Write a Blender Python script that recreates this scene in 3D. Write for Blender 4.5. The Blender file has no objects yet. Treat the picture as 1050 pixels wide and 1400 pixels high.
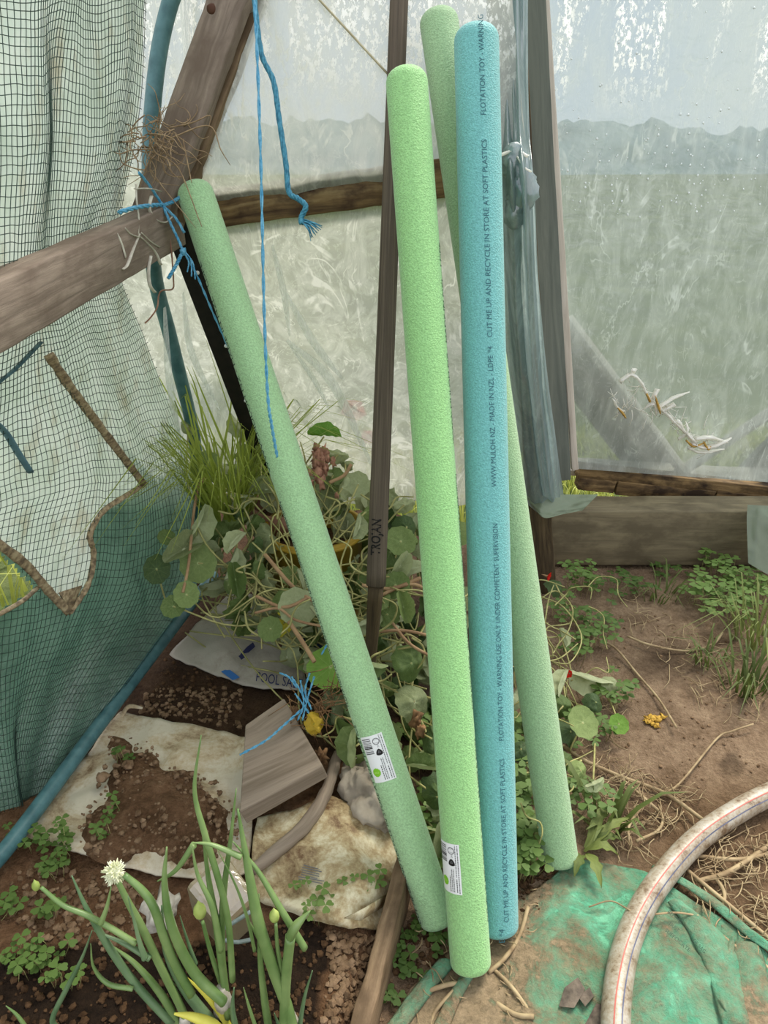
import bpy, bmesh, math, random
import numpy as np
from mathutils import Vector, Matrix, noise

# ------------------------------------------------------------------ camera, world, sun, exposure
scene = bpy.context.scene
COL = scene.collection
CAM_H, PITCH, FPX = 1.19, math.radians(26.0), 1050.0
cam_d = bpy.data.cameras.new('camera')
cam_d.sensor_fit = 'HORIZONTAL'; cam_d.sensor_width = 36.0
cam_d.lens = 36.0 * FPX / 1050.0
cam_d.clip_start = 0.02; cam_d.clip_end = 300
cam = bpy.data.objects.new('camera', cam_d); COL.objects.link(cam)
cam.location = (0, 0, CAM_H); cam.rotation_euler = (math.pi/2 - PITCH, 0, 0)
scene.camera = cam

world = bpy.data.worlds.new('sky'); scene.world = world; world.use_nodes = True
wn = world.node_tree; wn.nodes.clear()
w_out = wn.nodes.new('ShaderNodeOutputWorld'); w_bg = wn.nodes.new('ShaderNodeBackground')
w_tc = wn.nodes.new('ShaderNodeTexCoord'); w_nz = wn.nodes.new('ShaderNodeTexNoise')
w_nz.inputs['Scale'].default_value = 2.2; w_nz.inputs['Detail'].default_value = 5
w_rp = wn.nodes.new('ShaderNodeValToRGB')
w_rp.color_ramp.elements[0].position = 0.38; w_rp.color_ramp.elements[0].color = (0.68, 0.77, 0.96, 1)
w_rp.color_ramp.elements[1].position = 0.62; w_rp.color_ramp.elements[1].color = (1.0, 0.97, 0.91, 1)
wn.links.new(w_tc.outputs['Generated'], w_nz.inputs['Vector'])
wn.links.new(w_nz.outputs['Fac'], w_rp.inputs['Fac'])
wn.links.new(w_rp.outputs['Color'], w_bg.inputs['Color'])
wn.links.new(w_bg.outputs['Background'], w_out.inputs['Surface'])
w_bg.inputs['Strength'].default_value = 1.35

sun_d = bpy.data.lights.new('sun', 'SUN'); sun_d.energy = 3.6; sun_d.angle = math.radians(22)
sun_d.color = (1.0, 0.93, 0.80)
sun = bpy.data.objects.new('sun', sun_d); COL.objects.link(sun)
sun.rotation_euler = Vector((0.42, 0.50, 0.95)).to_track_quat('Z', 'Y').to_euler()

vs = scene.view_settings
vs.view_transform = 'Standard'; vs.look = 'None'; vs.gamma = 1.0; vs.exposure = 0.25
vs.use_curve_mapping = False

# ------------------------------------------------------------------ helpers: geometry
R = random.Random(7)
SP, CP = math.sin(PITCH), math.cos(PITCH)
def ray(u, v):
    a, b = (u-525.0)/FPX, (700.0-v)/FPX
    return np.array([a, CP + b*SP, -SP + b*CP])
CAMP = np.array([0, 0, CAM_H])
def P(u, v, d): return CAMP + ray(u, v)*d
def G(u, v, z=0.0):
    r = ray(u, v); return CAMP + r*((z-CAM_H)/r[2])
def Yp(u, v, y):
    r = ray(u, v); return CAMP + r*(y/r[1])
def proj(p):
    q = np.asarray(p) - CAMP
    d = q[1]*CP - q[2]*SP; b = q[1]*SP + q[2]*CP
    return 525 + FPX*q[0]/d, 700 - FPX*b/d, d
def lerp(a, b, t): return a + (b-a)*t
def interp(x, xs, ys): return float(np.interp(x, xs, ys))
def cr(pts, n):
    """Catmull-Rom resample of points (k,3) to n points."""
    p = np.asarray(pts, float); k = len(p)
    if k == 2:
        t = np.linspace(0, 1, n)[:, None]; return p[0]*(1-t) + p[1]*t
    q = np.vstack([2*p[0]-p[1], p, 2*p[-1]-p[-2]])
    out = []
    for t in np.linspace(0, k-1, n):
        i = min(int(t), k-2); f = t-i
        a, b, c, d = q[i], q[i+1], q[i+2], q[i+3]
        out.append(0.5*((2*b) + (c-a)*f + (2*a-5*b+4*c-d)*f*f + (-a+3*b-3*c+d)*f**3))
    return np.array(out)
def crv(vals, n): return cr([[v, 0, 0] for v in vals], n)[:, 0]
def nz(x, y, z=0.0): return noise.noise(Vector((x, y, z)))
def lin(h):
    h = h.lstrip('#'); c = [int(h[i:i+2], 16)/255 for i in (0, 2, 4)]
    return tuple([x/12.92 if x <= .04045 else ((x+.055)/1.055)**2.4 for x in c] + [1.0])
def inpoly(u, v, poly):
    r = False; j = len(poly)-1
    for i in range(len(poly)):
        a, b = poly[i], poly[j]
        if (a[1] > v) != (b[1] > v) and u < (b[0]-a[0])*(v-a[1])/(b[1]-a[1]) + a[0]: r = not r
        j = i
    return r
def scatter(poly, n, rnd=R):
    us = [p[0] for p in poly]; vs_ = [p[1] for p in poly]; out = []
    while len(out) < n:
        u, v = rnd.uniform(min(us), max(us)), rnd.uniform(min(vs_), max(vs_))
        if inpoly(u, v, poly): out.append((u, v))
    return out

class MB:
    def __init__(s): s.v = []; s.f = []; s.uv = []
    def add(s, v, f, uv=None):
        o = len(s.v); s.v += [tuple(x) for x in v]; s.f += [tuple(i+o for i in q) for q in f]
        s.uv += list(uv) if uv is not None else [(x[0], x[1]) for x in v]
    def tube(s, pts, r, n=6, sm=None, cap=True, flat=1.0, roundcap=False):
        p = cr(pts, sm) if sm else np.asarray(pts, float)
        k = len(p)
        rad = np.full(k, r) if np.isscalar(r) else crv(r, k)
        t = np.gradient(p, axis=0); t /= (np.linalg.norm(t, axis=1)[:, None] + 1e-9)
        ref = np.array([0, 0, 1.0]) if abs(t[0][2]) < .9 else np.array([1.0, 0, 0])
        nn = np.cross(t[0], ref); nn /= np.linalg.norm(nn)
        v, f, uv = [], [], []; L = 0
        for i in range(k):
            nn = nn - t[i]*np.dot(nn, t[i]); nn /= (np.linalg.norm(nn)+1e-9); bb = np.cross(t[i], nn)
            if i: L += np.linalg.norm(p[i]-p[i-1])
            for j in range(n):
                a = 2*math.pi*j/n
                v.append(p[i] + (nn*math.cos(a) + bb*math.sin(a)*flat)*max(rad[i], 1e-5)); uv.append((L, a*max(rad[i], 1e-4)))
        for i in range(k-1):
            for j in range(n):
                j2 = (j+1) % n
                f.append((i*n+j, i*n+j2, (i+1)*n+j2, (i+1)*n+j))
        if cap:
            f.append(tuple(range(n-1, -1, -1))); f.append(tuple((k-1)*n+j for j in range(n)))
        s.add(v, f, uv)
    def grid(s, g, closed=False):
        g = np.asarray(g); m, n = g.shape[:2]
        v = g.reshape(-1, 3); f = []
        for i in range(m-1):
            for j in range(n-1): f.append((i*n+j, i*n+j+1, (i+1)*n+j+1, (i+1)*n+j))
            if closed: f.append((i*n+n-1, i*n, (i+1)*n, (i+1)*n+n-1))
        uv = [(j/(n-1), i/(m-1)) for i in range(m) for j in range(n)]
        s.add(v, f, uv)
    def ico(s, c, r, rough=.25, sub=1, sq=(1, 1, 1), seed=0):
        bm = bmesh.new(); bmesh.ops.create_icosphere(bm, subdivisions=sub, radius=1)
        v = []
        for x in bm.verts:
            q = x.co.normalized(); k = 1 + rough*nz(q.x*1.7+seed*3.1, q.y*1.7-seed, q.z*1.7+seed*7)*2
            v.append((c[0]+q.x*r*k*sq[0], c[1]+q.y*r*k*sq[1], c[2]+q.z*r*k*sq[2]))
        f = [tuple(y.index for y in x.verts) for x in bm.faces]; bm.free()
        s.add(v, f)
    def build(s, name, mat, parent=None, smooth=True, solid=0.0, bevel=0.0, sub=0):
        me = bpy.data.meshes.new(name); me.from_pydata(s.v, [], s.f)
        ul = me.uv_layers.new(name='UVMap')
        idx = np.empty(len(me.loops), dtype=np.int32); me.loops.foreach_get('vertex_index', idx)
        ul.data.foreach_set('uv', np.asarray(s.uv, dtype=np.float32)[idx].ravel())
        if smooth: me.polygons.foreach_set('use_smooth', [True]*len(me.polygons))
        me.materials.append(mat); me.update()
        o = bpy.data.objects.new(name, me); COL.objects.link(o)
        put(o, parent)
        if solid:
            m = o.modifiers.new('solid', 'SOLIDIFY'); m.thickness = solid; m.offset = -1
        if bevel:
            m = o.modifiers.new('bevel', 'BEVEL'); m.width = bevel; m.segments = 2; m.limit_method = 'ANGLE'
        if sub:
            m = o.modifiers.new('sub', 'SUBSURF'); m.levels = sub; m.render_levels = sub
        return o
def wloc(o):
    l = Vector(o.location)
    while o.parent: o = o.parent; l = l + Vector(o.location)
    return l
def put(o, parent):
    if parent is not None:
        o.parent = parent
        o.matrix_parent_inverse = Matrix.Translation(-wloc(parent)) if parent.type == 'EMPTY' else Matrix.Identity(4)
def tag(o, label=None, cat=None, group=None, kind=None):
    for k, v in (('label', label), ('category', cat), ('group', group), ('kind', kind)):
        if v: o[k] = v
    return o
def thing(name, label, cat, loc, group=None, kind=None):
    o = bpy.data.objects.new(name, None); COL.objects.link(o); o.location = Vector([float(x) for x in loc]); o.empty_display_size = .05
    return tag(o, label, cat, group, kind)
def loft(rows, nu, nv):
    rr = [cr(r, nu) for r in rows]
    g = np.array([cr([r[i] for r in rr], nv) for i in range(nu)])
    return g.transpose(1, 0, 2)
def board(p0, p1, side, w, t, segs=10, wob=.0015, uoff=0.0, seed=0):
    """box from p0 to p1; `side` = direction of the width w; thickness t along the third axis. UV u = metres along."""
    p0, p1, side = [np.asarray(x, float) for x in (p0, p1, side)]
    a = p1-p0; L = np.linalg.norm(a); a /= L
    side = side - a*np.dot(side, a); side /= np.linalg.norm(side); n = np.cross(a, side)
    mb = MB(); ring = [(-1, -1), (0, -1), (1, -1), (1, 0), (1, 1), (0, 1), (-1, 1), (-1, 0)]
    per = [0, w/2, w, w+t/2, w+t, 1.5*w+t, 2*w+t, 2*w+1.5*t]
    v, f, uv = [], [], []; m = len(ring)
    for i in range(segs+1):
        q = p0 + a*L*i/segs
        for j, (x, y) in enumerate(ring):
            k = wob*nz(i*.7+seed, j*2.3, seed*5)
            v.append(q + side*(x*w/2 + k) + n*(y*t/2 + k)); uv.append((L*i/segs+uoff, per[j]+uoff))
    for i in range(segs):
        for j in range(m):
            j2 = (j+1) % m; f.append((i*m+j, i*m+j2, (i+1)*m+j2, (i+1)*m+j))
    f.append(tuple(range(m-1, -1, -1))); f.append(tuple(segs*m+j for j in range(m)))
    mb.add(v, f, uv); return mb
def hexa(top, down, uoff=0.0):
    """solid from 4 top corners and a downward vector (np)."""
    t = [np.asarray(x, float) for x in top]; b = [x + np.asarray(down) for x in t]
    mb = MB(); uv = [(0+uoff, 0), (np.linalg.norm(t[1]-t[0])+uoff, 0), (np.linalg.norm(t[1]-t[0])+uoff, np.linalg.norm(t[2]-t[1])), (uoff, np.linalg.norm(t[3]-t[0]))]
    mb.add(t+b, [(0, 1, 2, 3), (7, 6, 5, 4), (0, 4, 5, 1), (1, 5, 6, 2), (2, 6, 7, 3), (3, 7, 4, 0)], uv+[(a, b_+.05) for a, b_ in uv]); return mb
def text_mesh(s, bold=0.0):
    cu = bpy.data.curves.new('t', 'FONT'); cu.body = s; cu.resolution_u = 3; cu.offset = bold
    o = bpy.data.objects.new('t', cu); COL.objects.link(o)
    dg = bpy.context.evaluated_depsgraph_get(); me = o.evaluated_get(dg).to_mesh()
    v = np.array([x.co[:] for x in me.vertices]); f = [tuple(p.vertices) for p in me.polygons]
    bpy.data.objects.remove(o); bpy.data.curves.remove(cu)
    v[:, 0] -= v[:, 0].min(); v[:, 1] -= 0
    return v[:, :2], f

# ------------------------------------------------------------------ helpers: materials
class NT:
    def __init__(s, name):
        s.mat = bpy.data.materials.new(name); s.mat.use_nodes = True; s.t = s.mat.node_tree; s.t.nodes.clear()
        s.out = s.n('OutputMaterial')
    def n(s, typ, **kw):
        x = s.t.nodes.new('ShaderNode'+typ)
        for k, v in kw.items():
            if k in x.inputs: x.inputs[k].default_value = v
            else: setattr(x, k, v)
        return x
    def l(s, a, b): s.t.links.new(a, b)
    def coord(s, kind='Object', scale=(1, 1, 1), rot=(0, 0, 0)):
        tc = s.n('TexCoord'); mp = s.n('Mapping'); mp.inputs['Scale'].default_value = scale; mp.inputs['Rotation'].default_value = rot
        s.l(tc.outputs[kind], mp.inputs['Vector']); return mp.outputs['Vector']
    def noise(s, vec, scale, detail=4, rough=.55, dist=0.0):
        x = s.n('TexNoise', Scale=scale, Detail=detail, Roughness=rough, Distortion=dist); s.l(vec, x.inputs['Vector']); return x.outputs['Fac']
    def ramp(s, fac, stops):
        x = s.n('ValToRGB'); e = x.color_ramp.elements
        while len(e) < len(stops): e.new(0.5)
        for i, (p, c) in enumerate(stops):
            e[i].position = p; e[i].color = c if not isinstance(c, (int, float)) else (c, c, c, 1)
        s.l(fac, x.inputs['Fac']); return x.outputs['Color']
    def mix(s, fac, a, b):
        x = s.n('Mix', data_type='RGBA')
        for val, i in ((fac, 0), (a, 6), (b, 7)):
            if hasattr(val, 'is_linked'): s.l(val, x.inputs[i])
            else: x.inputs[i].default_value = val
        return x.outputs[2]
    def math(s, op, a, b=0.0, clamp=False):
        x = s.n('Math', operation=op, use_clamp=clamp)
        for i, val in enumerate((a, b)):
            if hasattr(val, 'is_linked'): s.l(val, x.inputs[i])
            else: x.inputs[i].default_value = val
        return x.outputs[0]
    def bump(s, h, strength=.3, dist=.002):
        x = s.n('Bump', Strength=strength, Distance=dist); s.l(h, x.inputs['Height']); return x.outputs['Normal']
    def bsdf(s, color, rough=.7, normal=None, **kw):
        b = s.n('BsdfPrincipled', Roughness=rough)
        if hasattr(color, 'is_linked'): s.l(color, b.inputs['Base Color'])
        else: b.inputs['Base Color'].default_value = color
        if normal is not None: s.l(normal, b.inputs['Normal'])
        for k, v in kw.items(): b.inputs[k.replace('_', ' ')].default_value = v
        return b.outputs[0]
    def mixs(s, fac, a, b):
        x = s.n('MixShader')
        if hasattr(fac, 'is_linked'): s.l(fac, x.inputs[0])
        else: x.inputs[0].default_value = fac
        s.l(a, x.inputs[1]); s.l(b, x.inputs[2]); return x.outputs[0]
    def done(s, sh): s.l(sh, s.out.inputs['Surface']); return s.mat
def simple(name, c1, c2=None, scale=30, rough=.7, bump=.2, bdist=.002, kind='Object', stretch=(1, 1, 1), bscale=None, lo=.35, hi=.65, c3=None, spec=.3):
    t = NT(name); vec = t.coord(kind, stretch); f = t.noise(vec, scale, 5)
    stops = [(lo, lin(c1)), (hi, lin(c2 or c1))]
    if c3: stops = [(lo, lin(c1)), ((lo+hi)/2, lin(c2)), (hi, lin(c3))]
    col = t.ramp(f, stops)
    nb = t.bump(t.noise(vec, bscale or scale*3, 4), bump, bdist) if bump else None
    return t.done(t.bsdf(col, rough, nb, Specular_IOR_Level=spec))
def wood(name, c1, c2, c3, rough=.75, along=6, across=90, stain=None):
    t = NT(name); vec = t.coord('UV', (along, across, 1))
    f = t.noise(vec, 1.0, 6, .65, .6); col = t.ramp(f, [(.3, lin(c1)), (.5, lin(c2)), (.72, lin(c3))])
    v2 = t.coord('UV', (9, 14, 1)); g = t.noise(v2, 1.0, 5, .6)
    if stain: col = t.mix(t.ramp(g, [(.45, 0.0), (.62, 1.0)]), col, lin(stain))
    nb = t.bump(f, .5, .003)
    return t.done(t.bsdf(col, rough, nb, Specular_IOR_Level=.25))
def film(name, opacity, tint='#eef6f2', white='#e4ece9', streak=.35, sdir=(3, 3, 1.2), trans=.6, gloss=.08, grough=.22, cond_glare=False, scale=6.0, crinkle=0.0):
    t = NT(name); vec = t.coord('Object', sdir)
    a = t.noise(vec, scale, 6, .65, 1.4); b = t.noise(t.coord('Object', (14, 14, 3), (0, .5, 0)), 3.0, 5, .7, 2.5)
    sa = t.ramp(a, [(.42, 0.0), (.75, 1.0)]); sb = t.ramp(b, [(.56, 0.0), (.66, 1.0)])
    op = t.math('ADD', t.math('MULTIPLY', sa, streak), t.math('MULTIPLY', sb, streak*.45)); op = t.math('ADD', op, opacity, True)
    if crinkle:
        for sc_, st_, ro_, am_ in ((5.0, (1, 1, .5), (0, .6, 0), 1.0), (9.0, (1, 1, .35), (0, -.5, 0), .8), (22.0, (1, 1, 1), (0, 0, 0), .5)):
            n_ = t.noise(t.coord('Object', st_, ro_), sc_, 4, .6, 1.2)
            ln = t.ramp(t.math('ABSOLUTE', t.math('SUBTRACT', n_, .5)), [(.003, 1.0), (.014, 0.0)])
            br_ = t.ramp(t.noise(t.coord('Object'), 7.0+sc_, 3), [(.5, 0.0), (.62, 1.0)])
            op = t.math('ADD', op, t.math('MULTIPLY', t.math('MULTIPLY', ln, br_), crinkle*am_), True)
    if cond_glare:   # condensation frost with its sun glare painted in as white speckle, in vertical runs, in the upper part of the sheet
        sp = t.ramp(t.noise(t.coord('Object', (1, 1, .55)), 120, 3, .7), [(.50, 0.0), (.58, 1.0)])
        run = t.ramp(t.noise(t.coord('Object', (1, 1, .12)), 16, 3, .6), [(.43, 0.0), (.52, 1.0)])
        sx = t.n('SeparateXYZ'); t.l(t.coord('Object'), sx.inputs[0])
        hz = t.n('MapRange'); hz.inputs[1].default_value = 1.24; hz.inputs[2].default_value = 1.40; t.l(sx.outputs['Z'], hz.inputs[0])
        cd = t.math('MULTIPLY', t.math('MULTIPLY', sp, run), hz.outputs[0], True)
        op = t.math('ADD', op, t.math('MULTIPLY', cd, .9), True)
    op = t.math('MINIMUM', op, .97)
    tr = t.n('BsdfTransparent'); tr.inputs[0].default_value = lin(tint)
    df = t.n('BsdfDiffuse'); df.inputs[0].default_value = lin(white)
    tl = t.n('BsdfTranslucent'); tl.inputs[0].default_value = lin(white)
    if cond_glare:
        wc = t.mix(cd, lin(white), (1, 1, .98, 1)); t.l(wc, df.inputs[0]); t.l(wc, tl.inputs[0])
    body = t.mixs(trans, df.outputs[0], tl.outputs[0])
    sh = t.mixs(op, tr.outputs[0], body)
    gl = t.n('BsdfGlossy'); gl.inputs['Roughness'].default_value = grough
    nb = t.bump(t.noise(t.coord('Object'), 22, 4, .6, .8), .5, .006); t.l(nb, gl.inputs['Normal'])
    return t.done(t.mixs(gloss, sh, gl.outputs[0]))
def leafmat(name, c1, c2, vein, rough=.55, trans=.22, radial=True, under=None):
    t = NT(name)
    oi = t.n('ObjectInfo')
    f = t.noise(t.coord('UV', (3, 3, 3)), 1.6, 4)
    f = t.math('ADD', t.math('MULTIPLY', f, .6), t.math('MULTIPLY', oi.outputs['Random'], .55))
    col = t.ramp(f, [(.25, lin(c1)), (.85, lin(c2))])
    if radial:
        sx = t.n('SeparateXYZ'); t.l(t.coord('UV'), sx.inputs[0])
        th = t.math('ARCTAN2', sx.outputs['Y'], sx.outputs['X'])
        cs = t.math('ABSOLUTE', t.math('SINE', t.math('MULTIPLY', th, 4.5)))
        r2 = t.math('SQRT', t.math('ADD', t.math('MULTIPLY', sx.outputs['X'], sx.outputs['X']), t.math('MULTIPLY', sx.outputs['Y'], sx.outputs['Y'])))
        w = t.math('MULTIPLY', cs, r2); vn = t.ramp(w, [(.015, 1.0), (.05, 0.0)])
        ct = t.ramp(r2, [(.05, 1.0), (.10, 0.0)])
        k = t.math('ADD', t.math('MULTIPLY', vn, .22), t.math('MULTIPLY', ct, .7), True)
        col = t.mix(k, col, lin(vein))
    if under:
        ge = t.n('NewGeometry'); col = t.mix(t.math('MULTIPLY', ge.outputs['Backfacing'], .8), col, lin(under))
    b = t.bsdf(col, rough, t.bump(t.noise(t.coord('UV', (8, 8, 8)), 2, 3), .25, .01), Specular_IOR_Level=.3)
    tl = t.n('BsdfTranslucent'); t.l(col, tl.inputs[0])
    return t.done(t.mixs(trans, b, tl.outputs[0]))
def foam(name, c):
    t = NT(name); vec = t.coord('Object')
    a = t.noise(vec, 330, 3, .6); b = t.noise(vec, 9, 3)
    c0 = lin(c); dk = tuple(x*.80 for x in c0[:3])+(1,); lt = tuple(min(1, x*1.10+.012) for x in c0[:3])+(1,)
    col = t.mix(t.ramp(a, [(.35, 0.0), (.65, 1.0)]), dk, lt)
    col = t.mix(t.math('MULTIPLY', b, .18), col, tuple(x*.86 for x in c0[:3])+(1,))
    v = t.n('TexVoronoi', Scale=430.0); t.l(vec, v.inputs['Vector'])
    h = t.math('ADD', a, t.math('MULTIPLY', v.outputs['Distance'], .8))
    sh = t.bsdf(col, .6, t.bump(h, .55, .0022), Specular_IOR_Level=.35, Sheen_Weight=.25, Sheen_Roughness=.5)
    return t.done(sh)

# ------------------------------------------------------------------ materials
m_wood_grey = wood('weathered_timber', '#675b50', '#857669', '#9b8c7d', stain='#6f6054')
m_wood_rail = wood('stained_rail_timber', '#3f2e20', '#77603f', '#9c8762', stain='#3a281b', along=4, across=60)
m_wood_sleeper = wood('treated_timber', '#5d5440', '#706650', '#83785d', stain='#5c5340', along=5, across=45)
m_wood_dark = wood('dark_wet_timber', '#2d251b', '#4b3f2d', '#6a5b42')
m_wood_board = wood('dirty_edging_timber', '#5f4d39', '#7d6850', '#947f62', stain='#574633')
m_wood_block = wood('bare_offcut_timber', '#6f6252', '#8a7c6c', '#9e8f7c', along=5, across=50)
m_handle = wood('grey_handle_timber', '#453d34', '#605549', '#786c5c', along=4, across=220)
m_door_wood = wood('painted_door_timber', '#575c56', '#676c64', '#777b71', along=3, across=40)
m_door_low = wood('mossy_door_board', '#3b2c1b', '#6e5839', '#9a8058', along=5, across=45, stain='#2c2014')
m_sunlit_edge = wood('sunlit_edge_timber', '#b5aa9c', '#cdc3b6', '#dcd4c8', along=3, across=50)  # pale tone stands in for sun on the door's timber edges
m_pipe = simple('blue_pipe_plastic', '#3a6064', '#50787b', 40, .45, .15, spec=.4)
m_pipe_d = simple('dull_blue_pipe_plastic', '#324f54', '#48696e', 40, .5, .15)
m_black = simple('black_painted_timber', '#0e0c0a', '#1d1814', 50, .6, .3)
m_white = simple('white_dot', '#dfe3df', rough=.5, bump=0)
m_twine = simple('blue_twine_fibre', '#3f8db3', '#74b3d0', 160, .55, .5, bscale=700)
m_twine_d = simple('dull_blue_twine_fibre', '#2d6c86', '#4f95ad', 160, .6, .5, bscale=700)
m_tie = simple('dirty_white_tie', '#a59f8f', '#cfcabc', 60, .6, .2)
m_root = simple('dry_root', '#7f684f', '#ad9474', 60, .8, .2)
m_copper = simple('copper_wire', '#7d5a48', '#a67d66', 80, .4, 0)
m_straw = simple('dry_straw', '#846f52', '#b3a07c', 25, .8, .2)
m_stem = simple('pale_vine_stem', '#84824e', '#b3ae74', 25, .6, .15)
m_vine = simple('woody_vine_stem', '#86684c', '#ab8d68', 30, .7, .2)
m_tape = simple('old_tan_tape', '#a59a78', '#c2b898', 40, .6, .1)
m_flake = simple('dark_bark', '#4a423a', '#75695c', 60, .85, .6)
m_net = simple('dark_green_net_strand', '#23352f', '#324a40', 40, .6, 0)
m_torn = simple('frayed_brown_hem', '#6b5d4c', '#978468', 90, .9, .6, bscale=300, c3='#b8a888')
m_bluestrip = simple('grey_blue_strip', '#547684', '#688a95', 30, .6, .1)
m_film_back = film('old_greenhouse_film', .50, tint='#b6bab0', white='#d2d4c9', streak=.40, cond_glare=True, crinkle=.45)
m_film_door = film('door_film', .36, tint='#a3afae', white='#c4ccc7', streak=.30, cond_glare=True, scale=4, crinkle=.30)
m_film_wrap = film('crumpled_wrap_film', .58, tint='#b4c6c6', white='#b4c4c4', streak=.35, gloss=.14, grough=.2)
m_film_crease = film('creased_film', .30, tint='#e6ebe8', white='#f8faf8', streak=.4, trans=.6, gloss=.04, scale=16)
m_film_flap = film('dirty_flap_film', .88, tint='#b5c0b4', white='#87937e', streak=.1, trans=.35, gloss=.03)
m_shred = film('white_plastic_shred', .97, white='#fbf8f0', streak=.1, trans=.5, gloss=.12)
m_shred_o = simple('ochre_plastic_shred', '#9a7431', '#cda857', 60, .5, .2)
m_drop = simple('water_bead', '#e6ecec', rough=.1, bump=0, spec=.8)
m_ink = simple('dark_print_ink', '#335f69', '#3c6a74', 200, .7, 0)
m_ink_g = simple('dark_green_print_ink', '#2f4a3a', rough=.7, bump=0)
m_black_ink = simple('black_print_ink', '#1c1a19', rough=.7, bump=0)
m_grey_ink = simple('grey_print_ink', '#6c6d6f', rough=.7, bump=0)
m_label = simple('white_label_paper', '#e6e8e8', rough=.4, bump=0)
m_lime = simple('lime_badge_ink', '#7fc02c', rough=.5, bump=0)
m_lime_d = simple('pale_lime_ink', '#b8e07a', rough=.5, bump=0)
m_leaf = [leafmat('leaf_grey_green', '#858f64', '#b0b88c', '#ccd2ac', under='#b2b992'),
          leafmat('leaf_mid_green', '#5a7039', '#8c9e60', '#b6c28a', under='#a3af7e'),
          leafmat('leaf_dark_green', '#3d5230', '#61763f', '#95a86e', under='#859566'),
          leafmat('leaf_bright_green', '#5a8a2e', '#86ad4a', '#c6d88e', trans=.35)]
m_leaf_y = leafmat('leaf_yellow', '#b0a327', '#d8cf4a', '#e6df84', trans=.3)
m_leaf_dead = leafmat('leaf_yellow_brown', '#8d7a2a', '#d2b138', '#a2a33a', trans=.25)
m_dry = simple('brown_dry_leaf', '#5e4630', '#93704d', 50, .85, .4)
m_pinkdry = simple('pink_dry_husk', '#8d6350', '#bf9078', 60, .8, .4)
m_grass = leafmat('grass_blade', '#8a9a3c', '#bcc266', '#a9b765', radial=False, trans=.3)
m_grass_d = leafmat('dark_grass_blade', '#4d5c2a', '#7b8648', '#8b9b5e', radial=False, trans=.25)  # darker green than the other grass blades
m_clover = leafmat('clover_leaf', '#46602a', '#6f8a45', '#7fa064', radial=False, trans=.25)
m_onion = simple('onion_leaf', '#5a7840', '#82985f', 14, .4, .08, bscale=90, stretch=(1, 1, 1), spec=.5)
m_onion_b = simple('blue_green_onion_leaf', '#4e6c48', '#738b65', 14, .4, .08, bscale=90, spec=.5)
m_onion_y = simple('yellow_onion_leaf', '#b9b23c', '#d3cd5a', 20, .45, .08, spec=.4)
m_bud = simple('onion_bud_skin', '#8ea24e', '#b5c170', 60, .5, .1)
m_floret = simple('cream_floret', '#cdd0a4', '#e9ead0', 80, .6, 0)
m_red = leafmat('red_petal', '#c5140d', '#e8321c', '#e8321c', radial=False, trans=.3)
m_ochre = simple('ochre_bucket_plastic', '#8f7420', '#a98c30', 8, .45, .1)
m_terra = simple('terracotta', '#8a6550', '#a9806a', 14, .8, .2)
m_bluebot = simple('dark_blue_plastic', '#14294f', '#1d3966', 20, .35, .1, spec=.5)
m_brown = simple('dark_brown_board', '#3a2418', '#553626', 14, .7, .2)
m_cloth = simple('grimy_beige_cloth', '#8d8374', '#aba293', 18, .9, .35, bscale=120)
m_wrap = film('grubby_clear_wrap', .72, tint='#cdbf9f', white='#a79a7c', streak=.25, trans=.3, gloss=.16, grough=.18)
m_hose_r = simple('red_stripe', '#a8554c', '#b8665a', 60, .5, 0)
m_hose_b = simple('navy_stripe', '#4c5166', '#6a6c80', 60, .5, 0)
m_gold = simple('golden_withered_petal', '#a07a2a', '#d0a848', 90, .7, .4)
m_onion_skin = simple('papery_white_skin', '#a39c8e', '#cdc8bb', 40, .6, .4)

def soil_mat():
    t = NT('soil'); vec = t.coord('Object')
    at = t.n('Attribute', attribute_name='zone'); sp = t.n('SeparateColor'); t.l(at.outputs['Color'], sp.inputs[0])
    a = t.noise(vec, 14, 8, .7); b = t.noise(vec, 90, 5, .7); c = t.noise(vec, 4, 4)
    f = t.math('ADD', t.math('MULTIPLY', a, .6), t.math('MULTIPLY', b, .4))
    path = t.ramp(f, [(.34, lin('#5f4c38')), (.5, lin('#86705a')), (.66, lin('#a08a70'))])
    bed = t.ramp(f, [(.34, lin('#46311f')), (.5, lin('#6b4f38')), (.68, lin('#8a6c52'))])
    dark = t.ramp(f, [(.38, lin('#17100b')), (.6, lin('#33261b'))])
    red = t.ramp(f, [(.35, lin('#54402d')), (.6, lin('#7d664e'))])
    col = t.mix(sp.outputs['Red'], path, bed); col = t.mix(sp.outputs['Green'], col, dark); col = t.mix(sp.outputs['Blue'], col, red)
    h = t.math('ADD', t.math('MULTIPLY', t.noise(vec, 40, 7, .7), 1.0), t.math('MULTIPLY', t.noise(vec, 160, 4), .5))
    return t.done(t.bsdf(col, .95, t.bump(h, .9, .012), Specular_IOR_Level=.15))
m_soil = soil_mat()
m_clod = simple('dry_clod', '#5f4a36', '#8d755c', 45, .95, .6, bscale=150, bdist=.004, spec=.1)
m_clod_d = simple('damp_clod', '#3a2a1c', '#5f4833', 45, .95, .6, bscale=150, bdist=.004, spec=.1)
def sack_mat(name, base, stain1, stain2, lo, hi, scale=9):
    t = NT(name); vec = t.coord('Object')
    f = t.noise(vec, scale, 8, .68, .5); g = t.noise(vec, 120, 5, .7)
    f2 = t.math('ADD', t.math('MULTIPLY', f, .78), t.math('MULTIPLY', g, .22))
    col = t.ramp(f2, [(lo, lin(base)), ((lo+hi)/2, lin(stain1)), (hi, lin(stain2))])
    return t.done(t.bsdf(col, .6, t.bump(t.noise(vec, 60, 5), .4, .004), Specular_IOR_Level=.35))
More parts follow.
